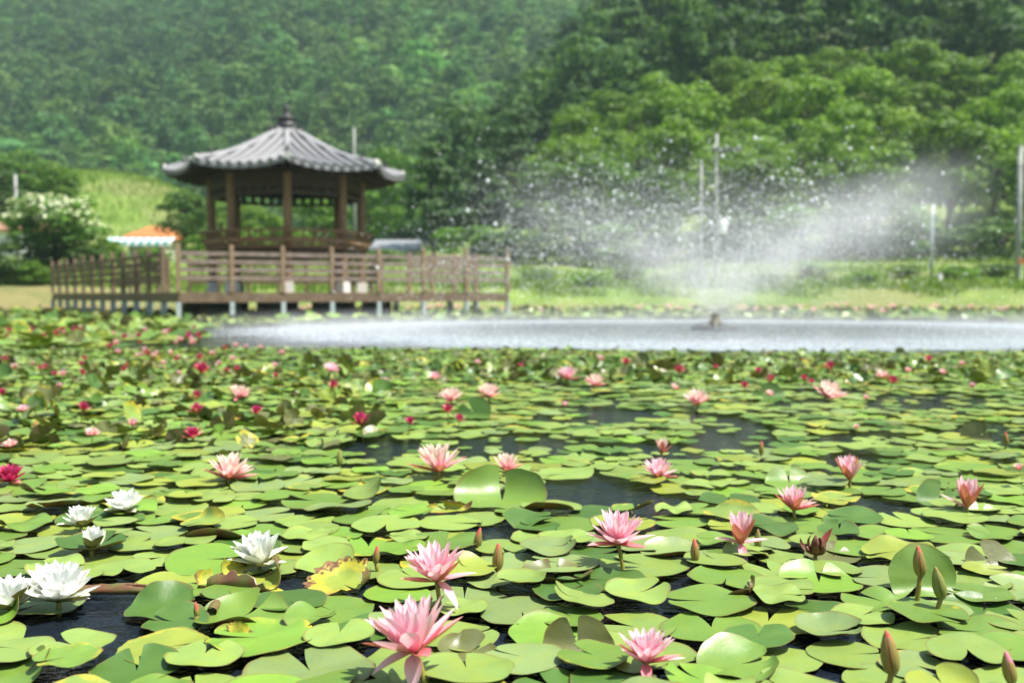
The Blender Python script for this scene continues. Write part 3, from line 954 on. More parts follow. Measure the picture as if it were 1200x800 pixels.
# far woods: one mass on each hill
def wood(name, label, pts, protos, tints, r):
    Vs, Qs, Cs, n = [], [], [], 0
    for (x, y, s_), tn in zip(pts, tints):
        v, q = protos[r.integers(len(protos))]
        a = r.uniform(0, 6.28); ca, sa = math.cos(a), math.sin(a)
        vv = np.stack([v[:, 0] * ca - v[:, 1] * sa, v[:, 0] * sa + v[:, 1] * ca, v[:, 2]], 1) * s_ + (x, y, height(x, y) - .5)
        Vs.append(vv); Qs.append(q + n); n += len(v)
        Cs.append(np.tile(np.array((*tn, 1.0)), (len(v), 1)))
    b = MB(); b.add(np.concatenate(Vs), np.concatenate(Qs), tree_col=np.concatenate(Cs))
    o = b.build(name, M['wood_far'])
    return tag(o, label, 'woods', None, 'stuff')
r = np.random.default_rng(21)
pd = [crown('decid', np.random.default_rng(60 + i), 8.6, 7.4, 1.4, 15, 32, .48)[:2] for i in range(5)]
pp = [crown('pine', np.random.default_rng(80 + i), 6.8, 9.0, 1.2, 24, 22, .46)[:2] for i in range(3)]
pts, tn = [], []
yy = 138.0
while yy < 575:
    sp_ = 6.6 + (yy - 138) * .005
    for x in np.arange(-.62 * yy, .2 * yy, sp_):
        x_, y_ = x + r.normal(0, 1.2), yy + r.normal(0, 1.2)
        if y_ < 168 and x_ / y_ > -.09: continue
        if x_ / y_ > .16: continue
        pts.append((x_, y_, r.uniform(.75, 1.45)))
        g_ = 1.4 * r.uniform(.6, 1.35) * (1 + .32 * math.sin(x_ * .045 + y_ * .012) * math.sin(y_ * .03 + 1 + x_ * .01))  # leaf colour lightened to carry part of the far hill's haze
        tn.append((g_ * r.uniform(.75, 1.15), g_ * 1.06, g_ * r.uniform(.8, 1.25)))
    yy += sp_
wood('forest_back_hill'.replace('_back_hill', ''), 'hazy wood covering the high hill behind the pavilion', pts, pd + pp, tn, r)
pts, tn = [], []
yy = 92.0
while yy < 165:
    for x in np.arange(-.10 * yy, .66 * yy, 5.0):
        x_, y_ = x + r.normal(0, 1.0), yy + r.normal(0, 1.0)
        if np.interp(x_ / y_, EA, EE) < .05: continue
        pts.append((x_, y_, r.uniform(.7, 1.25)))
        g_ = r.uniform(.65, 1.4)
        tn.append((g_ * .9, g_, g_ * 1.0))
    yy += 4.8
wood('forest', 'dark wood on the nearer hill at the upper right', pts, pp + pd, tn, r)

# grass, reeds and low plants on the banks: nobody could count them
r = np.random.default_rng(31)
def tufts(n, xf, size, mat, name, label):
    x, y = xf(n)
    z = terrain(x, y)
    ok = z > -.05
    x, y, z = x[ok], y[ok], z[ok]
    n = len(x)
    s_ = size * r.uniform(.5, 1.5, n)
    a = r.uniform(0, 6.28, n)
    d = np.stack([np.cos(a), np.sin(a), np.zeros(n)], 1)
    tip = np.stack([r.normal(0, .35, n) * s_, r.normal(0, .35, n) * s_, s_], 1)
    p = np.stack([x, y, z - .03], 1)
    wv_ = (s_ * .16)[:, None] * d
    V = np.stack([p - wv_ * .5, p + wv_ * .5, p + tip * .6 + wv_ * .6, p + tip * 1.0 - wv_ * .1], 1)
    b = MB(); b.add(V.reshape(-1, 3), np.arange(n * 4).reshape(-1, 4))
    return tag(b.build(name, M[mat]), label, 'grass', None, 'stuff')
def bank(n):
    x = r.uniform(-30, 34, n); y = shore(x) + r.exponential(7.0, n) + .6
    keep = ~((x < -15.5) & (y < 41.5))
    clump = np.sin(x * 1.3 + np.sin(y * .9) * 2) + np.sin(y * 1.7 + x * .4) + r.normal(0, .5, n) > -.2
    return x[keep & clump], y[keep & clump]
tufts(46000, bank, .30, 'grass', 'grass', 'tall fresh grass along the far bank of the pond')
def leftrow(n):
    x = r.uniform(-26, -16.2, n); y = 41.8 + r.normal(0, .35, n)
    return x, y
o = tufts(2600, leftrow, .6, 'grass', 'undergrowth', 'strip of leafy green plants behind the straw-coloured lawn')
def mound(n):
    x = r.normal(-35, 9, n); y = r.normal(84, 9, n)
    return x, y
tufts(14000, mound, .35, 'grass', 'grass', 'meadow grass over the mound on the left')

# ------------------------------------------------------------------ water lily pads
def bend(P, d, off_, ang_, L, side=0):
    """roll the part of sheet P beyond the line p.d = off_ upward through ang_ (radians) over length L"""
    d = np.array((d[0], d[1], 0.0)); d /= np.linalg.norm(d)
    s_ = P @ d - off_
    if side: s_ = np.where(P[:, 0] * side > 0, s_, np.minimum(s_, 0))
    kq = ang_ / L
    a = np.clip(s_, 0, L) * kq
    rest = np.maximum(s_ - L, 0)
    al = np.where(s_ > 0, np.sin(a) / kq + rest * math.cos(ang_), s_)
    up = np.where(s_ > 0, (1 - np.cos(a)) / kq + rest * math.sin(ang_), 0)
    z0 = P[:, 2].copy()
    base = P - np.outer(s_, d)
    base[:, 2] = 0
    aa = np.where(s_ > 0, a, 0)
    nx, nz = -np.sin(aa), np.cos(aa)
    out = base + np.outer(al + z0 * nx, d)
    out[:, 2] += up + z0 * nz
    return out

def pad_into(b, seed, nr=7, na=44, notch=.16, nrot=0.0, cup=.0, wave=.03, kw=3, rim=.02, curls=(), thick=.018, both=True, ragged=0.0, elong=1.0, xf=None, col=None):
    r = np.random.default_rng(seed)
    ph = r.uniform(0, 6.28, 6)
    rho = np.linspace(0, 1, nr) ** .85
    j = np.linspace(0, 1, na)
    V = np.zeros((nr, na, 3)); FL = np.zeros((nr, na, 3))
    for i, q in enumerate(rho):
        dl = notch * (.35 + .65 * q) + .012
        a = dl + (2 * math.pi - 2 * dl) * j
        R0 = 1 + .030 * np.sin(2 * a + ph[0]) + .018 * np.sin(5 * a + ph[1]) + .010 * np.sin(11 * a + ph[2])
        R0 *= 1 - .13 * np.exp(-(np.minimum(a, 2 * math.pi - a) / .22) ** 2) * (q > .6)
        if ragged: R0 += ragged * q ** 4 * (np.sin(17 * a + ph[3]) * .5 + r.normal(0, .5, na))
        x, y = q * R0 * np.cos(a + nrot), q * R0 * np.sin(a + nrot)
        z = cup * q * q + wave * q * q * np.sin(kw * a + ph[4]) + wave * .6 * q ** 2 * np.sin((kw + 2) * a + ph[5])
        z = z + rim * max(0, (q - .8) / .2) ** 2 * (.6 + .6 * np.sin(3 * a + ph[3]))
        V[i] = np.stack([x, y * elong, z], 1); FL[i] = np.stack([x, y, np.zeros(na)], 1)
    def fin(P):
        P = P.reshape(-1, 3)
        for c_ in curls: P = bend(P, *c_)
        if xf is not None: P = xf(P)
        return P.reshape(nr, na, 3)
    T = fin(V.copy())
    at = dict(flat=FL.reshape(-1, 3))
    if col is not None: at['pad_col'] = np.tile(np.array(col), (nr * na, 1))
    b.grid(T, m=0, flip=True, **at)
    if both:
        Lo = V.copy(); Lo[..., 2] -= thick
        Lo[..., :2] *= .985
        B = fin(Lo)
        b.grid(B, m=1, **at)
        for e1, e2, f1 in ((T[-1], B[-1], FL[-1]),):
            b.grid(np.stack([e1, e2]), m=1, flip=True, flat=np.tile(f1, (2, 1)))
        for jj, fl_ in ((0, False), (-1, True)):
            b.grid(np.stack([T[:, jj], B[:, jj]]), m=1, flip=fl_, flat=np.tile(FL[:, jj], (2, 1)))

PAL = {'pale green': (.188, .286, .068), 'mid green': (.122, .222, .038), 'deep green': (.060, .136, .024),
       'yellow-green': (.222, .288, .046), 'olive': (.110, .128, .044), 'grey-green': (.174, .256, .092), 'bright green': (.146, .278, .036)}
PADPX = []                       # every pad: (px, py) for the labels

def back_mix(mat):               # reddish brown undersides on the single-sheet pads
    t = mat.node_tree
    bs = t.nodes['Principled BSDF']
    src = bs.inputs['Base Color'].links[0].from_socket
    g = t.nodes.new('ShaderNodeNewGeometry')
    x = t.nodes.new('ShaderNodeMix'); x.data_type = 'RGBA'
    t.links.new(g.outputs['Backfacing'], x.inputs[0]); t.links.new(src, x.inputs[6])
    x.inputs[7].default_value = (.085, .07, .03, 1)
    t.links.new(x.outputs[2], bs.inputs['Base Color'])
back_mix(M['pad_stuff'])

# special pads traced one by one: px, py, width px, geometry, colour, wear, label
HP = [
 (588, 586, 112, dict(nrot=1.57, notch=.20, curls=[((-.40, .92), -.02, 1.25, .75, -1), ((.62, .78), .08, 1.2, .6, 1)], wave=.05), 'mid green', .0, 'upright two-lobed pad folded towards the viewer behind dark water', 'the two-lobed upright pad'),
 (652, 681, 86, dict(nrot=1.6, cup=.30, wave=.05, kw=2, rim=.05), 'olive', .10, 'olive cupped pad holding a little water', 'the water-filled pad'),
 (678, 764, 88, dict(nrot=1.7, curls=[((.05, 1), -.25, 1.30, .6)], wave=.06, kw=2), 'olive', .02, 'dark glossy upright pad left of the low front pink lily', 'the dark glossy upright pad'),
 (546, 766, 74, dict(nrot=.6, curls=[((.25, 1), -.1, .9, .7), ((-1, .1), .2, .8, .5)], wave=.05), 'olive', .08, 'dark olive cupped pad right of the largest pink lily', None),
 (640, 742, 92, dict(nrot=-.3, curls=[((-.2, 1), .1, .55, .8)], wave=.04), 'bright green', .0, 'bright green tilted pad behind the dark glossy upright pad', None),
 (1078, 690, 80, dict(nrot=-2.3, curls=[((.1, 1), -.62, 1.22, .5)], wave=.05), 'mid green', .0, 'tall upright green pad standing behind the two buds', 'the upright pad behind the buds'),
 (1162, 664, 60, dict(nrot=2, curls=[((.1, 1), -.35, 1.0, .5)], wave=.04), 'olive', .05, 'dark glossy tilted pad near the right edge', None),
 (1152, 716, 92, dict(nrot=1, cup=.06, curls=[((0, 1), .3, .5, .5)], wave=.02), 'deep green', .0, 'deep green shiny pad right of the green bud', None),
 (1196, 692, 80, dict(nrot=2.5, curls=[((-.2, 1), .0, .5, .8)]), 'grey-green', .0, 'grey-green raised pad cut by the right edge', None),
 (868, 694, 64, dict(nrot=.4, curls=[((1, -.2), .15, 1.7, .5), ((0, -1), .35, .9, .4)], wave=.06), 'olive', .05, 'olive pad with a rolled right edge below the tongue-petalled pink lily', None),
 (900, 728, 118, dict(nrot=1.2, wave=.05), 'yellow-green', .08, 'broad yellow-green pad with a wavy front rim at the lower right', None),
 (1036, 705, 98, dict(nrot=2.0, wave=.07, kw=4), 'mid green', .0, 'heart shaped pad with the shadow of a bud on it', None),
 (866, 778, 100, dict(nrot=.3, curls=[((0, 1), -.1, .55, .6), ((1, -.4), .5, .7, .3)], wave=.05), 'mid green', .05, 'raised pad with brown turned rim right of the low front pink lily', None),
 (820, 795, 90, dict(nrot=2.2, wave=.03, curls=[((-1, .4), .2, .5, .5)]), 'bright green', .0, 'bright green pad cut off by the bottom edge right of centre', None),
 (190, 712, 84, dict(nrot=-.5, curls=[((-.1, 1), -.05, .85, .6), ((1, -.2), .55, 1.0, .35)], wave=.05), 'deep green', .0, 'deep green cupped shiny pad beside the dark water', 'the shiny cupped green pad'),
 (206, 728, 76, dict(nrot=2.8, curls=[((0, 1), .0, .5, .6)], wave=.04), 'deep green', .0, 'small shiny pad tucked under the cupped green pad', None),
 (160, 786, 104, dict(nrot=1.9, cup=.08, curls=[((0, 1), .1, .45, .6)], wave=.02), 'deep green', .0, 'shiny dark pad at the bottom below the dark water', None),
 (196, 758, 118, dict(nrot=.5, wave=.05, ragged=.03), 'yellow-green', .36, 'ragged yellowing pad on the right of the dark water', None),
 (290, 680, 116, dict(nrot=2.9, curls=[((-.9, .4), .45, 1.7, .4), ((.95, .25), .40, 1.75, .4), ((-.1, -1), .55, 1.9, .3)], wave=.06, ragged=.06), 'yellow-green', .62, 'cupped pad with a brown decayed rim holding a white lily', 'the brown-rimmed cupped pad'),
 (402, 684, 92, dict(nrot=-.9, curls=[((.1, 1), .05, .8, .5), ((.9, -.2), .45, 1.7, .3)], wave=.08, ragged=.08), 'yellow-green', .78, 'bright yellow pad with a crumpled brown rim left of the drooping pink lily', 'the yellow crumpled pad'),
 (277, 748, 38, dict(nrot=2.6, curls=[((0, 1), -.3, 1.2, .5)], wave=.1, ragged=.08), 'yellow-green', .85, 'small upright yellow leaf with brown scorched top', 'the small yellow scorched leaf'),
 (284, 722, 110, dict(nrot=1.2, curls=[((.0, 1), .2, .8, .5), ((-.2, -1), .35, .5, .4)], wave=.07), 'mid green', .04, 'folded green pad in front of the brown-rimmed cupped pad', None),
 (266, 716, 40, dict(nrot=0, curls=[((1, .1), -.75, 5.0, 1.4)], wave=.03, elong=.8), 'olive', 1.05, 'brown rolled leaf standing by the folded green pad', None),
 (130, 694, 128, dict(nrot=3, curls=[((0, 1), -.05, 2.6, .16), ((0, -1), .06, 2.2, .14)], elong=.30, wave=.02, ragged=.05), 'olive', 1.1, 'long rolled brown leaf lying under the largest white lily', None),
 (525, 598, 66, dict(nrot=2, curls=[((0, 1), .0, 2.2, .3), ((.9, -.3), .5, 1.2, .3)], elong=.45, wave=.06, ragged=.06), 'yellow-green', .85, 'curled brown and yellow leaf strip beside the two-lobed upright pad', None),
 (22, 790, 90, dict(nrot=.8, curls=[((.8, .5), -.1, 1.0, .8)], wave=.04), 'mid green', .0, 'folded pad in the bottom left corner', None),
 (1144, 516, 36, dict(nrot=0, curls=[((.5, .8), -.4, 1.35, .4)], wave=.02), 'olive', .1, 'standing triangular dark pad at the right beside open water', 'the standing triangular pad'),
 (900, 468, 38, dict(nrot=2, curls=[((.3, 1), -.5, 1.2, .9)], wave=.08), 'deep green', .0, 'dark standing pad right of the open pink lily by the splash', None),
 (556, 488, 42, dict(nrot=2, curls=[((.3, 1), -.4, 1.2, .5)]), 'deep green', .0, 'dark standing pad below the peach lily in mid pond', None),
 (926, 567, 60, dict(nrot=1.5, curls=[((0, 1), -.1, .9, .6)]), 'mid green', .0, 'upright green pad left of the half-shut pink lily', None),
 (1100, 590, 58, dict(nrot=1.2, curls=[((-.3, 1), -.3, 1.1, .6)]), 'deep green', .0, 'dark upright pad just left of the side-petalled lily', None),
 (1150, 606, 62, dict(nrot=1.2, cup=.05, curls=[((0, 1), .0, .7, .6)]), 'grey-green', .0, 'shiny grey-green pad in front of the side-petalled lily', None),
 (790, 648, 78, dict(nrot=.2, cup=.06, curls=[((0, -1), .3, .5, .5), ((0, 1), .3, .6, .4)]), 'grey-green', .05, 'grey shiny upturned pad between the long-stalked and tongue-petalled lilies', None),
 (975, 652, 66, dict(nrot=1, curls=[((0, 1), .1, .6, .6)], wave=.05), 'olive', .05, 'dark tilted pad to the right of the withered flower', None),
 (960, 682, 96, dict(nrot=1.3, cup=.03, curls=[((0, 1), .2, .7, .5)], wave=.02), 'bright green', .0, 'long shiny bright green pad in front of the withered flower', None),
 (255, 628, 84, dict(nrot=1.2, curls=[((0, -1), .25, .9, .4)], wave=.03), 'bright green', .0, 'green pad with its near edge rolled up behind the brown-rimmed pad', None),
 (30, 575, 70, dict(nrot=1, curls=[((0, 1), .0, .4, .6)]), 'mid green', .0, 'smooth green pad below the nearest magenta lily', None),
]
# water left open: px, py, half sizes
HOLES = [(128, 752, 74, 26), (96, 728, 28, 14), (690, 585, 62, 17), (762, 592, 46, 12), (452, 533, 46, 13), (425, 548, 26, 9), (610, 524, 66, 11), (560, 531, 40, 9), (862, 515, 44, 20), (838, 498, 30, 8), (1165, 512, 44, 13),
         (1095, 474, 80, 10), (1030, 600, 34, 11), (352, 690, 26, 12), (585, 634, 34, 9), (783, 697, 46, 10), (470, 727, 32, 9), (978, 704, 26, 8), (30, 762, 20, 10), (1000, 545, 34, 9), (690, 494, 60, 7), (720, 470, 36, 5), (930, 474, 40, 6), (780, 540, 44, 8), (1010, 518, 46, 7)]
def hole(px, py):
    h_ = np.zeros(np.shape(px), bool)
    for x, y, a, c_ in HOLES:
        wob = (1.1 if y > 560 else 1.15) + .35 * np.sin(px * .11 + x) * np.cos(py * .23 + y)
        h_ |= ((px - x) / a) ** 2 + ((py - y) / c_) ** 2 < wob
    return h_

CELL = .024
GX0, GX1, GY0, GY1 = -7.0, 7.0, 1.30, 11.4
nx, ny = int((GX1 - GX0) / CELL), int((GY1 - GY0) / CELL)
gx = GX0 + (np.arange(nx) + .5) * CELL; gy = GY0 + (np.arange(ny) + .5) * CELL
GXX, GYY = np.meshgrid(gx, gy)
lev = np.zeros((ny, nx), np.int16)
pxg = 600 + F * GXX / GYY; pyg = HOR + F * CAM_H / GYY
blocked = hole(pxg, pyg) | (np.sqrt((.82 * (GXX - NOZ[0])) ** 2 + (GYY - NOZ[1]) ** 2) < 7.45) | (np.abs(GXX) > .60 * GYY + .45)
rp = np.random.default_rng(77)
# ragged thin strips of open water between the flat pads of the middle
thin = np.sin(GXX * 3.1 + np.sin(GYY * 2.3) * 1.7) + np.sin(GYY * 4.7 + GXX * .8 + 1) > 1.6
blocked |= thin & (GYY > 4.0) & (GYY < 7.4) & (GXX > -.9)
def footprint(x, y, r):
    i0, i1 = int((y - r - GY0) / CELL), int((y + r - GY0) / CELL) + 1
    j0, j1 = int((x - r - GX0) / CELL), int((x + r - GX0) / CELL) + 1
    i0, j0 = max(i0, 0), max(j0, 0); i1, j1 = min(i1, ny), min(j1, nx)
    if i1 <= i0 or j1 <= j0: return None
    m = (GXX[i0:i1, j0:j1] - x) ** 2 + (GYY[i0:i1, j0:j1] - y) ** 2 < r * r
    return (slice(i0, i1), slice(j0, j1)), m

PADS = []                       # x, y, z, r, level
for (px, py, wpx, *_r) in HP:
    g_ = ground(px, py, .015)
    r_ = wpx / 2 / F * g_[1]
    fp = footprint(g_[0], g_[1], r_ * .62)
    if fp: lev[fp[0]][fp[1]] = 9
def try_pad(x, y, r, maxlev, over):
    fp = footprint(x, y, r)
    if fp is None: return False
    sl_, m = fp
    L = lev[sl_][m]
    if not len(L) or (L >= 9).mean() > .10: return False
    if blocked[sl_][m].mean() > .14: return False
    if (L > 0).mean() > over: return False
    lv = int(L[L < 9].max()) if (L < 9).any() else 0
    if lv >= maxlev: return False
    q = lev[sl_]; q[m] = np.where(q[m] >= 9, 9, lv + 1)
    PADS.append((x, y, r, lv + 1))
    return True
free = np.argwhere(~blocked)
for rnd, (nt_, over, r0, r1, mx_) in enumerate(((34000, .16, .066, .108, 3), (34000, .34, .060, .098, 5), (34000, .50, .052, .088, 7))):
    pick = free[rp.integers(0, len(free), nt_)]
    for i, j in pick:
        if rnd and lev[i, j] > 0: continue
        try_pad(gx[j], gy[i], rp.uniform(r0, r1), mx_, over)
for i, j in free[rp.permutation(len(free))]:
    if lev[i, j] == 0 and rp.random() < .4:
        try_pad(gx[j], gy[i], rp.uniform(.05, .09), 8, .75)
small_gap = np.argwhere(hole(pxg, pyg) & (pyg < 560) & (lev == 0))
for i, j in small_gap[rp.integers(0, len(small_gap), 200)]:
    r_ = rp.uniform(.025, .062)
    fp = footprint(gx[j], gy[i], r_)
    if fp and (lev[fp[0]][fp[1]] > 0).mean() < .3 and rp.random() < .5:
        q = lev[fp[0]]; q[fp[1]] = 1
        PADS.append((gx[j], gy[i], r_, 1))
PADS.sort(key=lambda p: p[1])

# shared shapes for the ordinary pads
SHAPES = []
def shape(kind, **kw):
    b = MB(); pad_into(b, len(SHAPES) * 13 + 5, **kw)
    SHAPES.append((kind, b.build('lily_pad', [M['pad'], M['under']], smooth=True, link=False)))
for i in range(8): shape('flat', notch=.05 + .05 * (i % 4), wave=.022 + .008 * (i % 3), kw=2 + i % 3, rim=.01 + .015 * (i % 2), cup=.02 * (i % 3))
for i in range(4): shape('wavy', notch=.08, wave=.075 + .015 * i, kw=2 + i % 3, rim=.06)
for i in range(4): shape('turned-up', notch=.1 + .1 * (i % 2), wave=.035, curls=[((math.cos(i * 1.7), math.sin(i * 1.7)), .25 + .1 * (i % 2), .75 + .25 * (i % 3), .45)])
for i in range(4): shape('tilted', notch=.12, wave=.04, cup=.05, curls=[((math.cos(i * 2.1), math.sin(i * 2.1)), -.3, .42 + .12 * i, .9)])
for i in range(3): shape('saddle-backed', notch=.1, wave=.12 + .02 * i, kw=2, rim=.03, curls=[((math.cos(i * 2.5 + 1), math.sin(i * 2.5 + 1)), .45, .7, .4)])
for i in range(3): shape('cupped', notch=.06 + .05 * i, wave=.05, cup=.14 + .04 * i, rim=.05)
for i in range(2): shape('notched', notch=.34 + .1 * i, wave=.04, kw=2)
for i in range(2): shape('nibbled', notch=.1, wave=.05, ragged=.05, rim=.04)
ws = np.array([{'flat': 3, 'wavy': 2.8, 'turned-up': 3.4, 'tilted': 3.0, 'saddle-backed': 2.8, 'cupped': 2.4, 'notched': 1.2, 'nibbled': 1.4}[k_] for k_, _ in SHAPES]); ws /= ws.sum()
cols = list(PAL)
wc = np.array([.34, .23, .13, .10, .02, .12, .06]); wc /= wc.sum()

flat_ids = [i for i, (k_, _) in enumerate(SHAPES) if k_ in ('flat', 'notched')]
def covered(x, y, r_, lv):
    fp = footprint(x, y, r_ * 1.08)
    return fp is not None and (lev[fp[0]][fp[1]] > lv).mean() > .03
near, rest = [], []
for p in PADS:
    px, py = to_px((p[0], p[1], .01))
    (near if (-60 < px < 1260 and py < 850 and len(near) < 300 - len(HP)) else rest).append(p)

# ---- landmarks that the labels point to: (px, py, phrase)
MARKS = [(u[0], u[1], u[7]) for u in HP if u[7]]

# ------------------------------------------------------------------ water lily flowers
def petal(b, az, e0, curl, L, W, inner, r, start=.05, cup=.55, m=0, nt=8, ns=5, twist=0.0, tip=1.0):
    t = np.linspace(0, 1, nt); s_ = np.linspace(-1, 1, ns)
    e = e0 + curl * t ** 1.3
    dx = np.cos(e) * L / (nt - 1); dz = np.sin(e) * L / (nt - 1)
    x = start + np.concatenate([[0], np.cumsum(dx[:-1])]); z = np.concatenate([[0], np.cumsum(dz[:-1])])
    wd = W * (np.sin(math.pi * np.clip(t, 0, 1) ** .80) ** .68 * .92 + .22 * (1 - t) ** 2 + .02)
    wd *= 1 + .06 * r.normal()
    T, S_ = np.meshgrid(t, s_, indexing='ij')
    yy_ = S_ * wd[:, None]
    cz = cup * wd[:, None] * S_ ** 2
    X_ = x[:, None] - np.sin(e)[:, None] * cz; Z_ = z[:, None] + np.cos(e)[:, None] * cz
    yy_ = yy_ + twist * T ** 2 * L
    ca, sa = math.cos(az), math.sin(az)
    V = np.stack([X_ * ca - yy_ * sa, X_ * sa + yy_ * ca, Z_], -1)
    b.grid(V, m=m, flip=True, along=T.ravel(), across=S_.ravel(), inner=np.full(T.size, inner))

def whorl(b, n, e0, curl, L, W, inner, r, je=5, off_=0.0, start=.05, **kw):
    for i in range(n):
        petal(b, off_ + (i + r.uniform(-.15, .15)) / n * 2 * math.pi, R_(e0 + r.normal(0, je)), R_(curl + r.normal(0, 4)), L * r.uniform(.93, 1.06), W, inner, r, start, twist=r.normal(0, .025), **kw)

def stamens(b, r, n=26, h_=.34):
    for i in range(n):
        a = r.uniform(0, 6.28); e = R_(r.uniform(55, 88))
        p0 = np.array((.03 * math.cos(a), .03 * math.sin(a), .02))
        L = h_ * r.uniform(.75, 1.1)
        p1 = p0 + L * .6 * np.array((math.cos(e) * math.cos(a), math.cos(e) * math.sin(a), math.sin(e)))
        p2 = p1 + L * .4 * np.array((-.2 * math.cos(a), -.2 * math.sin(a), .95))
        b.tube([p0, p1, p2], [.020, .016, .008], 4, cap=False)

BLOOM = {}
def bloom(kind, openness, seed):
    key = (kind, openness, seed)
    if key in BLOOM: return BLOOM[key]
    r = np.random.default_rng(seed * 7 + 3 + len(kind) + int(openness * 10))
    b = MB(); s_ = MB()
    wf = {'white': 1.7, 'magenta': 1.25}.get(kind, 1.0)
    lo = r.uniform(0, 6)
    if openness >= .9:
        whorl(b, 9, 34, 14, 1.0, .152 * wf, 0, r, 8, lo)
        whorl(b, 9, 50, 10, 1.0, .148 * wf, .35, r, 6, lo + .33)
        whorl(b, 9, 63, 8, .98, .125 * wf, .7, r, 5, lo + .1)
        whorl(b, 8, 74, 6, .88, .105 * wf, 1.0, r, 4, lo + .5)
        whorl(s_, 4, 18, 10, 1.0, .15 * wf, 0, r, 12, lo + .2)
    elif openness >= .6:
        whorl(b, 8, 42, 18, 1.0, .14 * wf, 0, r, 7, lo)
        whorl(b, 8, 60, 14, .98, .13 * wf, .4, r, 4, lo + .33)
        whorl(b, 8, 73, 8, .90, .115 * wf, .8, r, 3, lo + .1)
        if kind == 'white': whorl(b, 9, 52, 14, 1.0, .13 * wf, .2, r, 5, lo + .6)
        whorl(s_, 4, 24, 14, 1.0, .155 * wf, 0, r, 10, lo + .2)
    else:
        whorl(b, 6, 62, 20, 1.0, .17 * wf, 0, r, 4, lo)
        whorl(b, 6, 74, 12, 1.0, .15 * wf, .4, r, 3, lo + .4)
        whorl(b, 5, 82, 6, .9, .12 * wf, .8, r, 2, lo + .2)
        whorl(s_, 4, 50, 20, .98, .18 * wf, 0, r, 9, lo + .2)
    y = MB(); stamens(y, r, 26, .36 if openness > .8 else .3)
    out = (b.build('petals', M[kind], smooth=True, link=False),
           s_.build('sepals', M['sepal_green' if kind == 'white' else 'sepal_pink'], smooth=True, link=False),
           y.build('stamens', M['stamen'], link=False))
    # the same bloom in one mesh for the far, small ones
    BLOOM[key] = out
    return out
SMALL = {}
def small_bloom(kind, openness, seed):
    key = (kind, openness, seed)
    if key not in SMALL:
        r = np.random.default_rng(seed * 5 + 1)
        b = MB()
        if openness > .8:
            for n, e, L, inn in ((8, 26, 1, 0), (8, 48, 1, .4), (7, 68, .92, .8)):
                whorl(b, n, e, 14, L, .16, inn, r, 7, nt=5, ns=3)
        else:
            for n, e, L, inn in ((7, 52, 1, 0), (7, 70, 1, .4), (5, 80, .9, .8)):
                whorl(b, n, e, 16, L, .18, inn, r, 5, nt=5, ns=3)
        whorl(b, 4, 20 if openness > .8 else 38, 10, 1, .16, 0, r, 8, nt=5, ns=3, m=1)
        b.tube([(0, 0, .02), (.02, .01, -.5), (.05, .02, -1.2)], [.05, .045, .045], 6, m=2)
        SMALL[key] = b.build('water_lily', [M[kind], M['sepal_pink'], M['stalk']], smooth=True, link=False)
    return SMALL[key]

def stalk_mesh(r_, h_, dx, dy, name='stalk'):
    t = np.linspace(0, 1, 7)
    P = np.stack([dx * t ** 1.4, dy * t ** 1.4, -h_ + (h_ + .004) * t], 1)
    P[:, :2] -= P[-1, :2]
    b = MB(); b.tube(P, r_, 8)
    return b.build(name, M['stalk'], smooth=True, link=False)

def lily(kind, op, px, py, wpx, h_, label, seed=0, tilt=(0, 0), lean=(.0, .0), droop=(), group=None):
    """(px, py) is the base of the bloom in the photo, h_ its height above the water"""
    g_ = ground(px, py, h_)
    L = wpx / F * g_[1] / {1.0: 1.36, .75: 1.08, .4: .72}[op]
    o = tag(empty('water_lily', tuple(g_), rz=0), label, 'water lily', group)
    pm, sm, ym = bloom(kind, op, seed)
    rot = (R_(tilt[0]), R_(tilt[1]), 0)
    inst('petals', pm, o, (0, 0, 0), rot, L)
    inst('sepals', sm, o, (0, 0, -.002), rot, L)
    inst('stamens', ym, o, (0, 0, 0), rot, L)
    for (az, e, cu, LL) in droop:               # single petals hanging off the bloom
        b = MB(); petal(b, R_(az), R_(e), R_(cu), LL, .14, .25, np.random.default_rng(seed + int(abs(az))))
        inst('petal', b.build('petal', M[kind], smooth=True, link=False), o, (0, 0, -.001), (0, 0, 0), L)
    inst('stalk', stalk_mesh(.0052 * max(.9, min(1.2, L / .09)), h_ + .12, lean[0], lean[1]), o, (0, 0, .004))
    return o

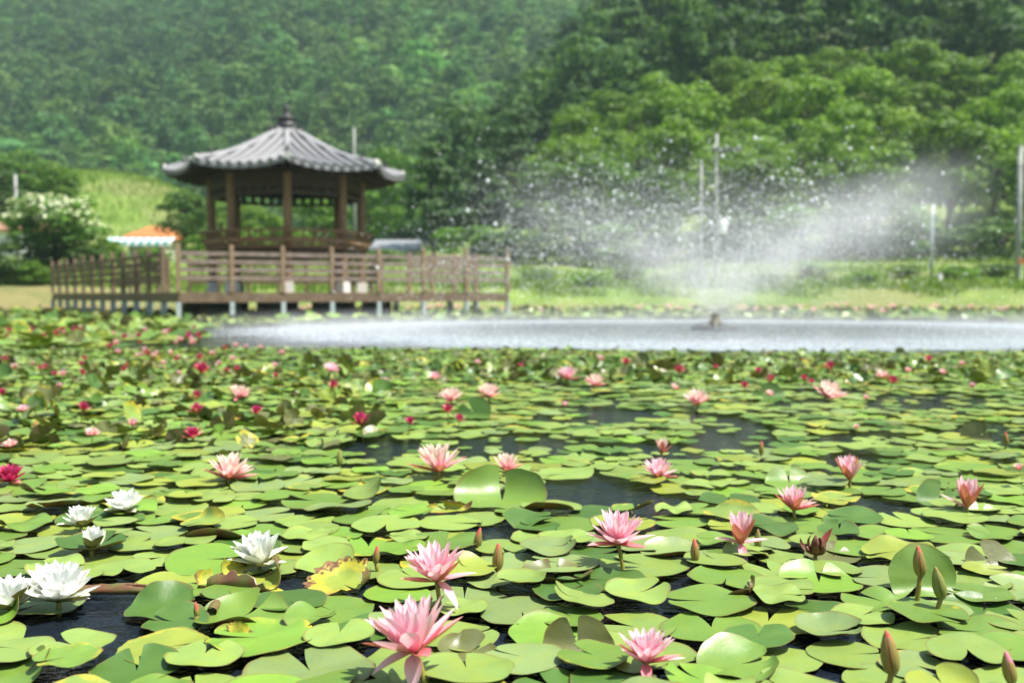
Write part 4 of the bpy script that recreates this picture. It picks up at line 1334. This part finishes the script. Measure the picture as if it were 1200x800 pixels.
HERO = [  # kind, openness, px, py of base, width px, height above water, full label, mark, seed, tilt, lean, droop
 ('pink', 1.0, 486, 764, 96, .075, 'largest pink lily with creamy inner petals and sepals hanging low at the front', 'the largest pink lily', 1, (-8, -14), (-.045, .01), ((268, -62, -20, .55), (190, -22, -12, .75))),
 ('pink', 1.0, 511, 680, 66, .080, 'pink lily on a tall stalk with one petal drooping to its right', 'the drooping pink lily', 2, (4, -4), (-.02, .0), ((-35, -38, -14, .85), (-5, 12, 4, 1.0))),
 ('pink', 1.0, 757, 776, 60, .045, 'deep pink upright lily low at the bottom edge right of centre', 'the low front pink lily', 3, (-3, 2), (-.005, 0), ((5, 4, 6, 1.05),)),
 ('pink', 1.0, 724, 637, 58, .075, 'pink lily on a long green stalk, its narrow petals spread in a fan', 'the long-stalked pink lily', 4, (6, 0), (-.028, .0), ((0, 14, 2, 1.05), (200, 22, 4, 1.0))),
 ('pink', .4, 868, 636, 28, .045, 'pink lily with two side petals and a tongue-like petal over the water', 'the tongue-petalled pink lily', 5, (0, 0), (.0, 0), ((182, 14, -6, .78), (0, 8, 4, .82), (270, -50, -10, .9))),
 ('pink', .75, 930, 597, 33, .04, 'small cup-shaped pink lily right of the upright green pad', 'the small cup-shaped pink lily', 6, (0, 4), (-.01, 0), ((-10, 22, 5, .9),)),
 ('pink', .4, 1133, 594, 26, .04, 'closed up coral pink lily with one petal out to the left', 'the side-petalled lily', 7, (0, 4), (0, 0), ((178, 24, 12, .95),)),
 ('pink', .4, 996, 562, 22, .04, 'half-shut pink lily with one separate leaning petal at the right', 'the half-shut pink lily', 8, (0, -5), (.0, 0), ((-10, 55, 8, .95),)),
 ('pink', 1.0, 772, 559, 34, .03, 'pink lily mirrored in the dark water in mid pond', 'the mirrored pink lily', 9, (0, 0), (0, 0), ()),
 ('peach', .4, 775, 531, 13, .04, 'small peach bud-like bloom just above the mirrored pink lily', None, 10, (0, 8), (0, 0), ()),
 ('peach', 1.0, 514, 552, 50, .04, 'large peach lily with pale cream tips left of the two-lobed pad', 'the cream-tipped peach lily', 11, (-4, -8), (0, 0), ((0, 26, 0, 1.0),)),
 ('peach', .75, 594, 551, 25, .03, 'small peach cup lily resting on a pad behind the two-lobed pad', 'the small peach cup lily', 12, (0, 0), (0, 0), ()),
 ('peach', 1.0, 268, 561, 45, .03, 'pale pink lily with petals swept to one side on the left', 'the swept pink lily', 13, (0, 10), (0, 0), ((0, 22, 6, 1.0),)),
 ('peach', 1.0, 817, 474, 28, .04, 'peach lily at the edge of the flat pads right of centre', 'the peach lily right of centre', 14, (0, 0), (0, 0), ()),
 ('peach', 1.0, 971, 466, 30, .03, 'peach lily with a bright yellow heart and a reflection below it', 'the yellow-hearted peach lily', 15, (22, 0), (0, 0), ()),
 ('peach', 1.0, 529, 470, 25, .05, 'pale peach lily above a magenta one in mid pond', 'the pale peach lily', 16, (0, 0), (0, 0), ()),
 ('peach', 1.0, 573, 465, 25, .05, 'pink lily standing right of the pale peach lily in mid pond', 'the mid-pond pink lily', 17, (0, 0), (0, 0), ()),
 ('peach', 1.0, 697, 452, 22, .05, 'right one of a pair of pale pink lilies near the splash', 'the right pale pair lily', 18, (0, 0), (0, 0), ()),
 ('pink', .75, 665, 445, 20, .05, 'left one of a pair of pale pink lilies near the splash', 'the left pale pair lily', 19, (0, 0), (0, 0), ()),
 ('peach', 1.0, 281, 466, 24, .05, 'pale pink lily among red blooms in the left half', 'the pale lily among reds', 20, (0, 0), (0, 0), ()),
 ('magenta', 1.0, 12, 564, 30, .03, 'nearest magenta lily, cut by the left edge', 'the nearest magenta lily', 21, (10, 0), (0, 0), ()),
 ('magenta', .75, 226, 513, 17, .04, 'magenta-pink half-open lily before the swept pink lily, with grey pads round it', 'the half-open magenta lily', 22, (0, 0), (0, 0), ()),
 ('white', 1.0, 69, 704, 68, .03, 'largest white lily, wide open above its reflection', 'the largest white lily', 23, (4, 0), (0, 0), ((0, 16, 18, 1.05), (190, 4, 10, 1.0), (-22, 8, 10, .95))),
 ('white', .75, 12, 713, 44, .03, 'white lily with a dark sepal at the left edge', 'the left edge white lily', 24, (0, 0), (0, 0), ()),
 ('white', .75, 304, 661, 44, .028, 'bright white cup lily set on the brown-rimmed cupped pad', 'the white cup lily', 25, (0, 0), (0, 0), ((200, 14, 6, .9), (-20, 10, 4, .9))),
 ('white', 1.0, 148, 598, 36, .03, 'creamy white lily, the farthest of the open white ones', 'the farthest white lily', 26, (8, 0), (0, 0), ()),
 ('white', .75, 95, 616, 28, .03, 'small white cup lily left of the half-closed white bud', 'the small white cup lily', 27, (0, 0), (0, 0), ()),
 ('white', .4, 107, 644, 20, .03, 'half-closed white lily bud above the largest white lily', 'the half-closed white lily', 28, (0, 10), (0, 0), ((-5, 48, 10, .9),)),
]
for kind, op, px, py, wp, h_, lb, mk, sd, tl, ln_, dr in HERO:
    lily(kind, op, px, py, wp, h_, lb, sd, tl, ln_, dr, 'white water lilies' if kind == 'white' else 'pink and magenta water lilies')
    if mk: MARKS.append((px, py - 10, mk))

# closed buds: px of base, py of base (bottom of the bud), height px, tip lean, kind
def bud(px, py, hpx, lean, kind, h_, label, group='closed lily buds'):
    g_ = ground(px, py, h_)
    H = hpx / F * g_[1]
    o = tag(empty('lily_bud', tuple(g_)), label, 'lily bud', group)
    r = np.random.default_rng(int(px))
    sepal, inner = {'brown': ('bud', 'bud_red'), 'pink': ('bud', 'pink'), 'red': ('bud', 'bud_red'), 'green': ('bud_green', 'bud')}[kind]
    b = MB(); b.lathe([(0, 0), (.10, .02), (.185, .22), (.20, .40), (.155, .66), (.07, .90), (.02, .985), (0, 1)], 12)
    pm = b.build('petals', M[inner], smooth=True, link=False)
    b = MB()
    for i in range(4):
        t = np.linspace(0, 1, 10); R0 = np.interp(t, [0, .04, .2, .4, .66, .9, 1], [.10, .15, .205, .222, .175, .085, .012])
        a_ = i * math.pi / 2 + .5 + np.linspace(-1, 1, 7)[None] * (.74 - .12 * t[:, None])
        rr = R0[:, None] * (1 - .05 * np.linspace(-1, 1, 7)[None] ** 2)
        V = np.stack([rr * np.cos(a_), rr * np.sin(a_), np.repeat(t[:, None], 7, 1)], -1)
        b.grid(V, flip=False, along=np.repeat(t, 7), across=np.tile(np.linspace(-1, 1, 7), 10), inner=np.zeros(70))
    sm = b.build('sepals', M[sepal], smooth=True, link=False)
    rot = (0, R_(lean), 0)
    inst('petals', pm, o, (0, 0, .004), rot, (H * .95, H * .95, H * .985))
    inst('sepals', sm, o, (0, 0, 0), rot, H)
    inst('stalk', stalk_mesh(.0048, h_ + .10, -.022 * lean / 10, 0), o, (0, 0, .006))
BUDS = [(1079, 675, 36, -7, 'brown', .085, 'tall brown bud in front of the big upright pad', 'the tall brown bud'),
        (1104, 701, 38, -14, 'green', .05, 'plump green bud right of the tall brown bud', 'the green bud'),
        (1046, 789, 52, -10, 'brown', .05, 'largest brown bud at the bottom right', 'the largest brown bud'),
        (1186, 800, 38, -14, 'pink', .03, 'bud with a pink stripe in the bottom right corner', 'the pink striped bud'),
        (583, 668, 32, 2, 'red', .02, 'red-striped upright bud behind the water-filled pad', 'the red-striped bud'),
        (815, 657, 26, -4, 'brown', .03, 'greenish brown bud left of the tongue-petalled pink lily', 'the greenish brown bud'),
        (558, 640, 22, 14, 'brown', .02, 'dark pointed bud above the drooping pink lily', None),
        (440, 660, 20, 8, 'red', .03, 'reddish folded bud behind the yellow crumpled pad', None),
        (398, 545, 18, 0, 'green', .03, 'yellowish green bud right of the swept pink lily', None),
        (892, 532, 15, 0, 'brown', .03, 'pale brown bud standing in open water right of centre', None),
        (1180, 521, 15, -10, 'brown', .03, 'small brown bud right of the standing triangular pad', None),
        (888, 642, 22, 0, 'green', .02, 'green bud half hidden behind the tongue-petalled pink lily', None),
        (40, 510, 17, 10, 'red', .04, 'orange-red bud low on the left above the nearest magenta lily', None),
        (231, 722, 16, -6, 'brown', .02, 'pale brown bud tip behind the shiny cupped green pad', None)]
for px, py, hp, le, kd, h_, lb, mk in BUDS:
    bud(px, py, hp, le, kd, h_, lb)
    if mk: MARKS.append((px, py, mk))
# withered flower
g_ = ground(956, 650, .03)
wf = tag(empty('withered_lily', tuple(g_)), 'withered dark red lily collapsed among pads at the right', 'water lily', 'pink and magenta water lilies')
r = np.random.default_rng(3); b = MB()
for i in range(14): petal(b, r.uniform(0, 6.28), R_(r.uniform(-5, 70)), R_(r.uniform(60, 150)), r.uniform(.6, 1), .17, 0, r, twist=r.normal(0, .12))
inst('petals', b.build('petals', M['wither'], smooth=True, link=False), wf, sc=.062)
b = MB(); petal(b, R_(8), R_(52), R_(20), 1.0, .2, 0, r); inst('petal', b.build('petal', M['bud_red'], smooth=True, link=False), wf, sc=.075)
inst('stalk', stalk_mesh(.005, .1, .01, 0), wf)
MARKS.append((956, 645, 'the withered red flower'))

# ------------------------------------------------------------------ small blooms of the back
def relation(px, py, marks, used_):
    """which landmark, on which side of it, and how many of this kind lie between"""
    best = None
    for mx, my, ph in marks:
        d = math.hypot(px - mx, (py - my) * 2.2)
        if best is None or d < best[0]: best = (d, mx, my, ph)
    d, mx, my, ph = best
    dx, dy = px - mx, (py - my) * 2.2
    if abs(dx) > abs(dy): side = 'left of' if dx < 0 else 'right of'
    else: side = 'beyond' if dy < 0 else 'nearer than'
    return d, side, ph
NUM = ['nearest', 'second', 'third', 'fourth', 'fifth', 'sixth', 'seventh', 'eighth', 'ninth', 'tenth', 'eleventh', 'twelfth', 'thirteenth', 'fourteenth', 'fifteenth', 'sixteenth', 'seventeenth', 'eighteenth', 'nineteenth', 'twentieth']
def ordn(i):
    if i < 20: return NUM[i]
    tens = {2: 'twenty', 3: 'thirty', 4: 'forty', 5: 'fifty', 6: 'sixty', 7: 'seventy', 8: 'eighty', 9: 'ninety'}
    n = i + 1
    if n % 10 == 0: return {2: 'twentieth', 3: 'thirtieth', 4: 'fortieth', 5: 'fiftieth', 6: 'sixtieth', 7: 'seventieth', 8: 'eightieth'}[n // 10]
    return tens[n // 10] + '-' + ['first', 'second', 'third', 'fourth', 'fifth', 'sixth', 'seventh', 'eighth', 'ninth'][n % 10 - 1]
def label_all(items, noun, key):
    """items: dicts with px, py, look, ob; a unique label for each"""
    groups = {}
    for it in items:
        d, side, ph = relation(it['px'], it['py'], MARKS, None)
        groups.setdefault((it['look'], side, ph), []).append((d, it))
    for (look, side, ph), lst in groups.items():
        lst.sort(key=lambda q: q[0])
        for i, (d, it) in enumerate(lst):
            it['ob']['label'] = '%s %s, %s one %s %s' % (look, noun, ordn(i), side, ph) if len(lst) > 1 else '%s %s %s %s' % (look, noun, side, ph)

SM = [('magenta', 480, 494, 13), ('magenta', 538, 491, 13), ('magenta', 525, 480, 15), ('magenta', 424, 493, 22), ('pink', 388, 430, 18), ('magenta', 390, 452, 14), ('pink', 510, 440, 17), ('pink', 450, 446, 14),
 ('magenta', 231, 464, 14), ('magenta', 231, 480, 17), ('magenta', 97, 478, 15), ('pink', 27, 478, 15), ('magenta', 3, 460, 12), ('pink', 74, 438, 10), ('magenta', 301, 482, 15), ('peach', 108, 505, 17), ('pink', 155, 496, 13), ('peach', 12, 519, 18),
 ('magenta', 236, 433, 19), ('magenta', 234, 419, 11), ('magenta', 265, 434, 8), ('magenta', 277, 432, 8), ('pink', 257, 426, 8), ('pink', 330, 413, 8), ('peach', 384, 430, 10), ('pink', 70, 452, 8), ('peach', 18, 430, 10), ('magenta', 128, 406, 9), ('pink', 170, 410, 8), ('magenta', 100, 420, 8), ('magenta', 148, 428, 7), ('pink', 192, 425, 7), ('magenta', 207, 421, 7), ('pink', 322, 428, 8),
 ('magenta', 903, 445, 13), ('peach', 902, 461, 10), ('magenta', 889, 434, 9), ('magenta', 873, 452, 11), ('magenta', 943, 443, 9), ('magenta', 951, 447, 8), ('magenta', 973, 430, 14), ('magenta', 1045, 446, 14), ('peach', 1034, 438, 17), ('magenta', 1088, 421, 11), ('magenta', 796, 434, 14), ('magenta', 733, 424, 11), ('pink', 705, 420, 9), ('peach', 790, 454, 11), ('pink', 1140, 452, 9), ('peach', 1004, 500, 8), ('peach', 1195, 548, 12), ('pink', 662, 474, 9), ('peach', 1064, 434, 9), ('pink', 1105, 436, 9), ('magenta', 610, 428, 7), ('pink', 560, 424, 7), ('pink', 1016, 466, 8), ('magenta', 838, 430, 8), ('peach', 1128, 426, 8)]
rs = np.random.default_rng(19)
for i in range(30):
    SM.append((['magenta', 'magenta', 'pink', 'peach'][rs.integers(4)], rs.uniform(-10, 330), 399 + 42 * rs.random() ** 1.3, rs.uniform(6, 9)))
for i in range(26):
    SM.append((['magenta', 'magenta', 'magenta', 'pink'][rs.integers(4)], rs.uniform(-15, 245), rs.uniform(384, 398), rs.uniform(5, 9)))
small = []
for i, (kd, px, py, wp) in enumerate(SM):
    h_ = .09 if py > 400 else .12
    g_ = ground(px, py + wp * .25, h_)
    op = 1.0 if (wp > 13 and kd != 'magenta') else .6
    L = wp / F * g_[1] / (1.6 if op > .8 else 1.25)
    o = inst('water_lily', small_bloom(kd, op, i % 3), None, tuple(g_), (rs.normal(0, .15), rs.normal(0, .15), rs.uniform(0, 6)), L)
    tag(o, 'x', 'water lily', 'small blooms towards the back of the pond')
    small.append(dict(px=px, py=py, look={'magenta': 'small crimson', 'pink': 'small pink', 'peach': 'small pale peach'}[kd], ob=o))
label_all(small, 'lily', 'lily')
for i in range(130):
    x = rs.uniform(-8, 32); y = rs.uniform(29, 38.6)
    if i % 4 == 0: x = rs.uniform(-30, -16); y = rs.uniform(26, 34)
    o = inst('water_lily', small_bloom('peach', 1.0, i % 3), None, (x, y, rs.uniform(.10, .26)), (0, 0, rs.uniform(0, 6)), rs.uniform(.10, .155))
    tag(o, 'tiny pale peach lily in the far strip of pads before the bank', 'water lily', 'pale lilies by the far bank')

# ------------------------------------------------------------------ place the pads
rp = np.random.default_rng(5)
items = []
for (px, py, wpx, kw, cn, wear, lb, mk) in HP:
    z0 = .014
    g_ = ground(px, py, z0)
    r_ = wpx / 2 / F * g_[1]
    b = MB(); kw = dict(kw); kw.setdefault('thick', .016)
    pad_into(b, int(px * 3 + py), nr=12, na=64, **kw)
    o = b.build('lily_pad', [M['pad'], M['under']], smooth=True)
    o.location = g_; o.scale = (r_, r_, r_)
    o.color = (*PAL[cn], wear)
    tag(o, lb, 'lily pad', 'water lily pads')
for x, y, r_, lv in near:
    cov = covered(x, y, r_, lv)
    si = rp.choice(flat_ids) if cov else rp.choice(len(SHAPES), p=ws)
    kd, me = SHAPES[si]
    cn = cols[rp.choice(len(cols), p=wc)]
    wear = max(0, rp.normal(-.02, .16))
    if rp.random() < .04: wear = rp.uniform(.35, .6)
    z = .005 + .0062 * lv + (0 if cov else .002)
    o = inst('lily_pad', me, None, (x, y, z), (rp.normal(0, .012 if cov else .055), rp.normal(0, .012 if cov else .055), rp.uniform(0, 6.28)), r_)
    j = rp.uniform(.85, 1.15)
    o.color = (*(np.array(PAL[cn]) * j), wear)
    tag(o, 'x', 'lily pad', 'water lily pads')
    px, py = to_px((x, y, z))
    lk = ('yellowed' if wear > .33 else '%s %s' % (kd, cn))
    items.append(dict(px=px, py=py, look=lk, ob=o))
label_all(items, 'pad', 'pad')

# the countless smaller pads further out, as one mass
b = MB()
def far_pad(x, y, r_, z, tilt, az, cn, wear, nr=4, na=22, **kw):
    ca, sa, ct, st = math.cos(az), math.sin(az), math.cos(tilt), math.sin(tilt)
    def xf(P):
        P = P * r_
        P = P + (r_ * .9 * (tilt > .3), 0, 0)
        P = np.stack([P[:, 0] * ct - P[:, 2] * st, P[:, 1], P[:, 0] * st + P[:, 2] * ct], 1)
        return np.stack([P[:, 0] * ca - P[:, 1] * sa + x, P[:, 0] * sa + P[:, 1] * ca + y, P[:, 2] + z], 1)
    pad_into(b, int(abs(x) * 977 + abs(y) * 613), nr, na, nrot=rp.uniform(0, 6.28), both=False, xf=xf, col=(*(np.array(PAL[cn]) * rp.uniform(.8, 1.15)), wear), **kw)
wl_ = np.array([.22, .24, .16, .14, .06, .08, .10]); wl_ /= wl_.sum()
for x, y, r_, lv in rest:
    px, py = to_px((x, y, .01))
    back = py < 450
    crowd = (px < 470 and py < 530) or back
    cn = cols[rp.choice(len(cols), p=[.12, .26, .28, .06, .14, .06, .08] if back else wl_ if crowd else wc)]
    wear = max(0, rp.normal(-.02, .18))
    if rp.random() < .06: wear = rp.uniform(.4, .8)
    tl = abs(rp.normal(0, .035))
    if crowd: tl = abs(rp.normal(.04, .07))
    far_pad(x, y, r_, .006 + .006 * lv, tl, rp.uniform(0, 6.28), cn, wear, nr=5, na=26, wave=.05 if crowd else .03, cup=.06 * crowd)
    # standing, curled leaves between the crowded ones
    if crowd and rp.random() < (.5 if back else .36):
        far_pad(x + rp.normal(0, .08), y + rp.normal(0, .08), r_ * (rp.uniform(.28, .5) if py < 428 else rp.uniform(.40, .85)), .0, rp.uniform(.35, 1.25), rp.uniform(0, 6.28), cols[rp.choice(len(cols), p=[.12, .2, .3, .06, .24, .04, .04])], max(0, rp.normal(.1, .3)), wave=.12, cup=.22)
# beyond the splash and along the left
def far_ok(x, y):
    return math.hypot(.82 * (x - NOZ[0]), y - NOZ[1]) > 7.7 and y < shore(x) - 1.0
nfar = 0
for _ in range(15000):
    y = 11.2 + 29 * rp.random() ** .8; x = rp.uniform(-.62, .62) * y
    if not far_ok(x, y): continue
    if x > -4.5 and y < 24.5: continue
    far_pad(x, y, rp.uniform(.12, .22), .01 + rp.uniform(0, .05), abs(rp.normal(.06, .14)), rp.uniform(0, 6.28), cols[rp.choice(len(cols), p=[.34, .14, .05, .18, .04, .13, .12])], max(0, rp.normal(0, .2)), 2, 10, cup=.1)
    if rp.random() < .10:
        far_pad(x, y, rp.uniform(.08, .16), 0, rp.uniform(.5, 1.4), rp.uniform(0, 6.28), cols[rp.choice(len(cols), p=[.2, .2, .2, .1, .2, .05, .05])], max(0, rp.normal(.1, .3)), 2, 10, cup=.2)
tag(b.build('lily_pads', [M['pad_stuff']], smooth=True), 'dense carpet of lily pads reaching back to the splash and the far bank', 'lily pads', None, 'stuff')

# ------------------------------------------------------------------ fountain
ft = tag(empty('fountain', tuple(NOZ)), 'small floating fountain nozzle on a dark ring in the splash', 'fountain')
b = MB(); b.lathe([(.16, -.06), (.42, -.06), (.46, 0), (.42, .05), (.18, .06), (.16, 0)], 24); b.build('float', M['wire'], ft, smooth=True)
b = MB(); b.lathe([(0, .02), (.11, .02), (.11, .16), (.075, .19), (.075, .26), (.10, .28), (.10, .30), (0, .30)], 14); b.build('nozzle', M['bud'], ft, smooth=True)
b = MB()
for i in range(3):
    a = i * 2.09 + .4
    b.bar((.42 * math.cos(a), .42 * math.sin(a), .05), (.10 * math.cos(a), .10 * math.sin(a), .14), .03, .03)
b.build('bracket', M['grey_metal'], ft)

kd = NT('water_drops')
kd.b.inputs['Base Color'].default_value = (.93, .94, .95, 1)
kd.b.inputs['Roughness'].default_value = .12
kd.b.inputs['Specular IOR Level'].default_value = .6
tr = kd.n('ShaderNodeBsdfTranslucent'); tr.inputs[0].default_value = (.90, .92, .94, 1)
mx = kd.n('ShaderNodeMixShader'); mx.inputs[0].default_value = .5
kd.l(kd.b.outputs[0], mx.inputs[1]); kd.l(tr.outputs[0], mx.inputs[2]); kd.l(mx.outputs[0], kd.out.inputs[0])
M['drop'] = kd.m
OCT = np.array([(1, 0, 0), (-1, 0, 0), (0, 1, 0), (0, -1, 0), (0, 0, 1), (0, 0, -1)], float)
OCF = np.array([(0, 2, 4), (2, 1, 4), (1, 3, 4), (3, 0, 4), (2, 0, 5), (1, 2, 5), (3, 1, 5), (0, 3, 5)])
rd = np.random.default_rng(91)
def drops(P, rad_):
    n = len(P)
    V = P[:, None] + OCT[None] * rad_[:, None, None]
    Fq = OCF[None] + (np.arange(n) * 6)[:, None, None]
    b = MB(); b.add(V.reshape(-1, 3), None, Fq.reshape(-1, 3))
    return b
def spray(n, phi_mu, phi_sd, v_sd, t0=0.0, t1=1.0, th_mu=55, th_sd=6, v_mu=7.35):
    phi = rd.normal(phi_mu, phi_sd, n) if phi_sd else rd.uniform(0, 2 * math.pi, n)
    th = R_(th_mu) + rd.normal(0, R_(th_sd), n)
    vv = v_mu * (1 + rd.normal(0, v_sd, n))
    T = 2 * vv * np.sin(th) / 9.81
    t = T * rd.uniform(t0, t1, n)
    rr_ = vv * np.cos(th) * t * (1 - .02 * t)
    z = .3 + vv * np.sin(th) * t - 4.905 * t * t
    jit = .05 + .40 * t
    P = np.stack([NOZ[0] + rr_ * np.cos(phi) - .1 * t * t, NOZ[1] + rr_ * np.sin(phi), z], 1) + rd.normal(0, 1, (n, 3)) * jit[:, None] * np.array((1, 1, .6))
    return P[P[:, 2] > .01]
P = np.concatenate([spray(2600, 0, 0, .12, .0, .16, 56, 10, 7.2), spray(6500, 0, 0, .08, .05, .95, 70, 9, 6.6), spray(19000, 0, 0, .09, .05, 1, 54, 11, 7.2), spray(6500, .3, .7, .10, .10, .7, 46, 9, 7.4), spray(13000, math.pi, 1.0, .08, .4, .97, 51, 8, 7.7)])
b = drops(P, np.clip(rd.lognormal(math.log(.0051), .40, len(P)), .0028, .018))
tag(b.build('fountain_spray', M['drop'], smooth=True), 'fine water spray thrown up in a wide bowl from the fountain', 'spray', None, 'stuff')
# bigger drops: oversized white blobs standing in for sun glints
P = spray(560, 0, 0, .07, .2, .85, 57, 6, 7.8)
b = drops(P, np.where(np.arange(len(P)) % 8 == 0, rd.uniform(.028, .038, len(P)), rd.uniform(.010, .024, len(P))))
tag(b.build('spray_glint_drops', M['drop'], smooth=True), 'oversized white drops standing for sun glints above the spray', 'drops', None, 'stuff')
# drops hitting the pond
n = 15000
rr_ = np.abs(np.concatenate([rd.normal(6.6, .75, n * 2 // 3), 7.2 * np.sqrt(rd.random(n // 3))]))
ph = rd.uniform(0, 6.283, len(rr_))
P = np.stack([NOZ[0] + rr_ * np.cos(ph) / .82, NOZ[1] + rr_ * np.sin(ph), rd.exponential(.035, len(rr_))], 1)
P = P[(rr_ < 7.6)]
b = drops(P, rd.uniform(.003, .007, len(P)))
tag(b.build('splashes', M['drop'], smooth=True), 'white splashing where the spray falls back on the pond', 'splash', None, 'stuff')

# ------------------------------------------------------------------ spray mist and summer haze (real volumes)
km = NT('spray_mist')
km.t.nodes.remove(km.b)
tc = km.n('ShaderNodeTexCoord').outputs['Object']
sx = km.n('ShaderNodeSeparateXYZ'); km.l(tc, sx.inputs[0])
x_, y_, z_ = sx.outputs
xs = km.math('MULTIPLY', x_, 1.0)
rr = km.math('SQRT', km.math('ADD', km.math('MULTIPLY', xs, xs), km.math('MULTIPLY', y_, y_)))
par = km.math('MULTIPLY', km.math('MULTIPLY', rr, 1.0), km.math('SUBTRACT', 1.0, km.math('DIVIDE', rr, 9.0)))
dz = km.math('ABSOLUTE', km.math('SUBTRACT', z_, km.math('ADD', par, .12)))
wid = km.math('ADD', .35, km.math('MULTIPLY', rr, .24))
shell = km.math('SUBTRACT', 1.0, km.ramp(km.math('DIVIDE', dz, wid), .0, 1.0))
az = km.math('ARCTAN2', y_, x_)
right = km.math('SUBTRACT', 1.0, km.ramp(km.math('ABSOLUTE', km.math('SUBTRACT', az, .2)), .1, 1.15))
fade = km.math('SUBTRACT', 1.0, km.ramp(rr, 2.9, 4.9))
core = km.math('SUBTRACT', 1.0, km.ramp(rr, .2, 2.6))
nz = km.ramp(km.noise(1.6, 4, tc, .65), .34, .72)
base = km.math('ADD', .07, km.math('ADD', km.math('MULTIPLY', right, .52), km.math('MULTIPLY', core, .7)))
den = km.math('MULTIPLY', km.math('MULTIPLY', shell, fade), km.math('MULTIPLY', base, km.math('ADD', .15, nz)))
xe = km.math('MULTIPLY', x_, .82)
re_ = km.math('SQRT', km.math('ADD', km.math('MULTIPLY', xe, xe), km.math('MULTIPLY', y_, y_)))
low = km.math('MULTIPLY', km.math('MULTIPLY', km.ramp(re_, 2.5, 5.5), km.math('SUBTRACT', 1.0, km.ramp(re_, 6.0, 8.0))), km.math('SUBTRACT', 1.0, km.ramp(z_, .0, .42)))
cen = km.math('MULTIPLY', km.math('SUBTRACT', 1.0, km.ramp(rr, .4, 3.4)), km.math('SUBTRACT', 1.0, km.ramp(z_, .5, 2.5)))
den = km.math('ADD', den, km.math('MULTIPLY', cen, km.math('MULTIPLY', km.math('ADD', .25, nz), .16)))
den = km.math('ADD', den, km.math('MULTIPLY', low, km.math('MULTIPLY', km.math('ADD', .3, nz), .25)))
pv = km.n('ShaderNodeVolumePrincipled')
pv.inputs['Color'].default_value = (.97, .98, 1.0, 1)
pv.inputs['Anisotropy'].default_value = -.1
km.l(km.math('MULTIPLY', den, .52), pv.inputs['Density'])
km.l(pv.outputs[0], km.out.inputs['Volume'])
b = MB(); b.lathe([(0, .02), (9.8, .02), (9.8, .5), (7.0, 2.4), (5.6, 3.1), (0, 3.1)], 32)
o = b.build('spray_mist', km.m)
o.location = NOZ; o.scale = (1.05, 1, 1)
tag(o, 'white mist drifting from the fountain jets', 'mist', None, 'stuff')

kh = NT('summer_haze')
kh.t.nodes.remove(kh.b)
pv = kh.n('ShaderNodeVolumePrincipled')
pv.inputs['Color'].default_value = (.66, .90, .97, 1)
pv.inputs['Density'].default_value = .00036
pv.inputs['Anisotropy'].default_value = .1
kh.l(pv.outputs[0], kh.out.inputs['Volume'])
b = MB(); b.box((0, 0, 213), (1960, 1960, 430))
tag(b.build('haze', kh.m), 'thin summer haze between the pond and the hills', 'haze', None, 'stuff')
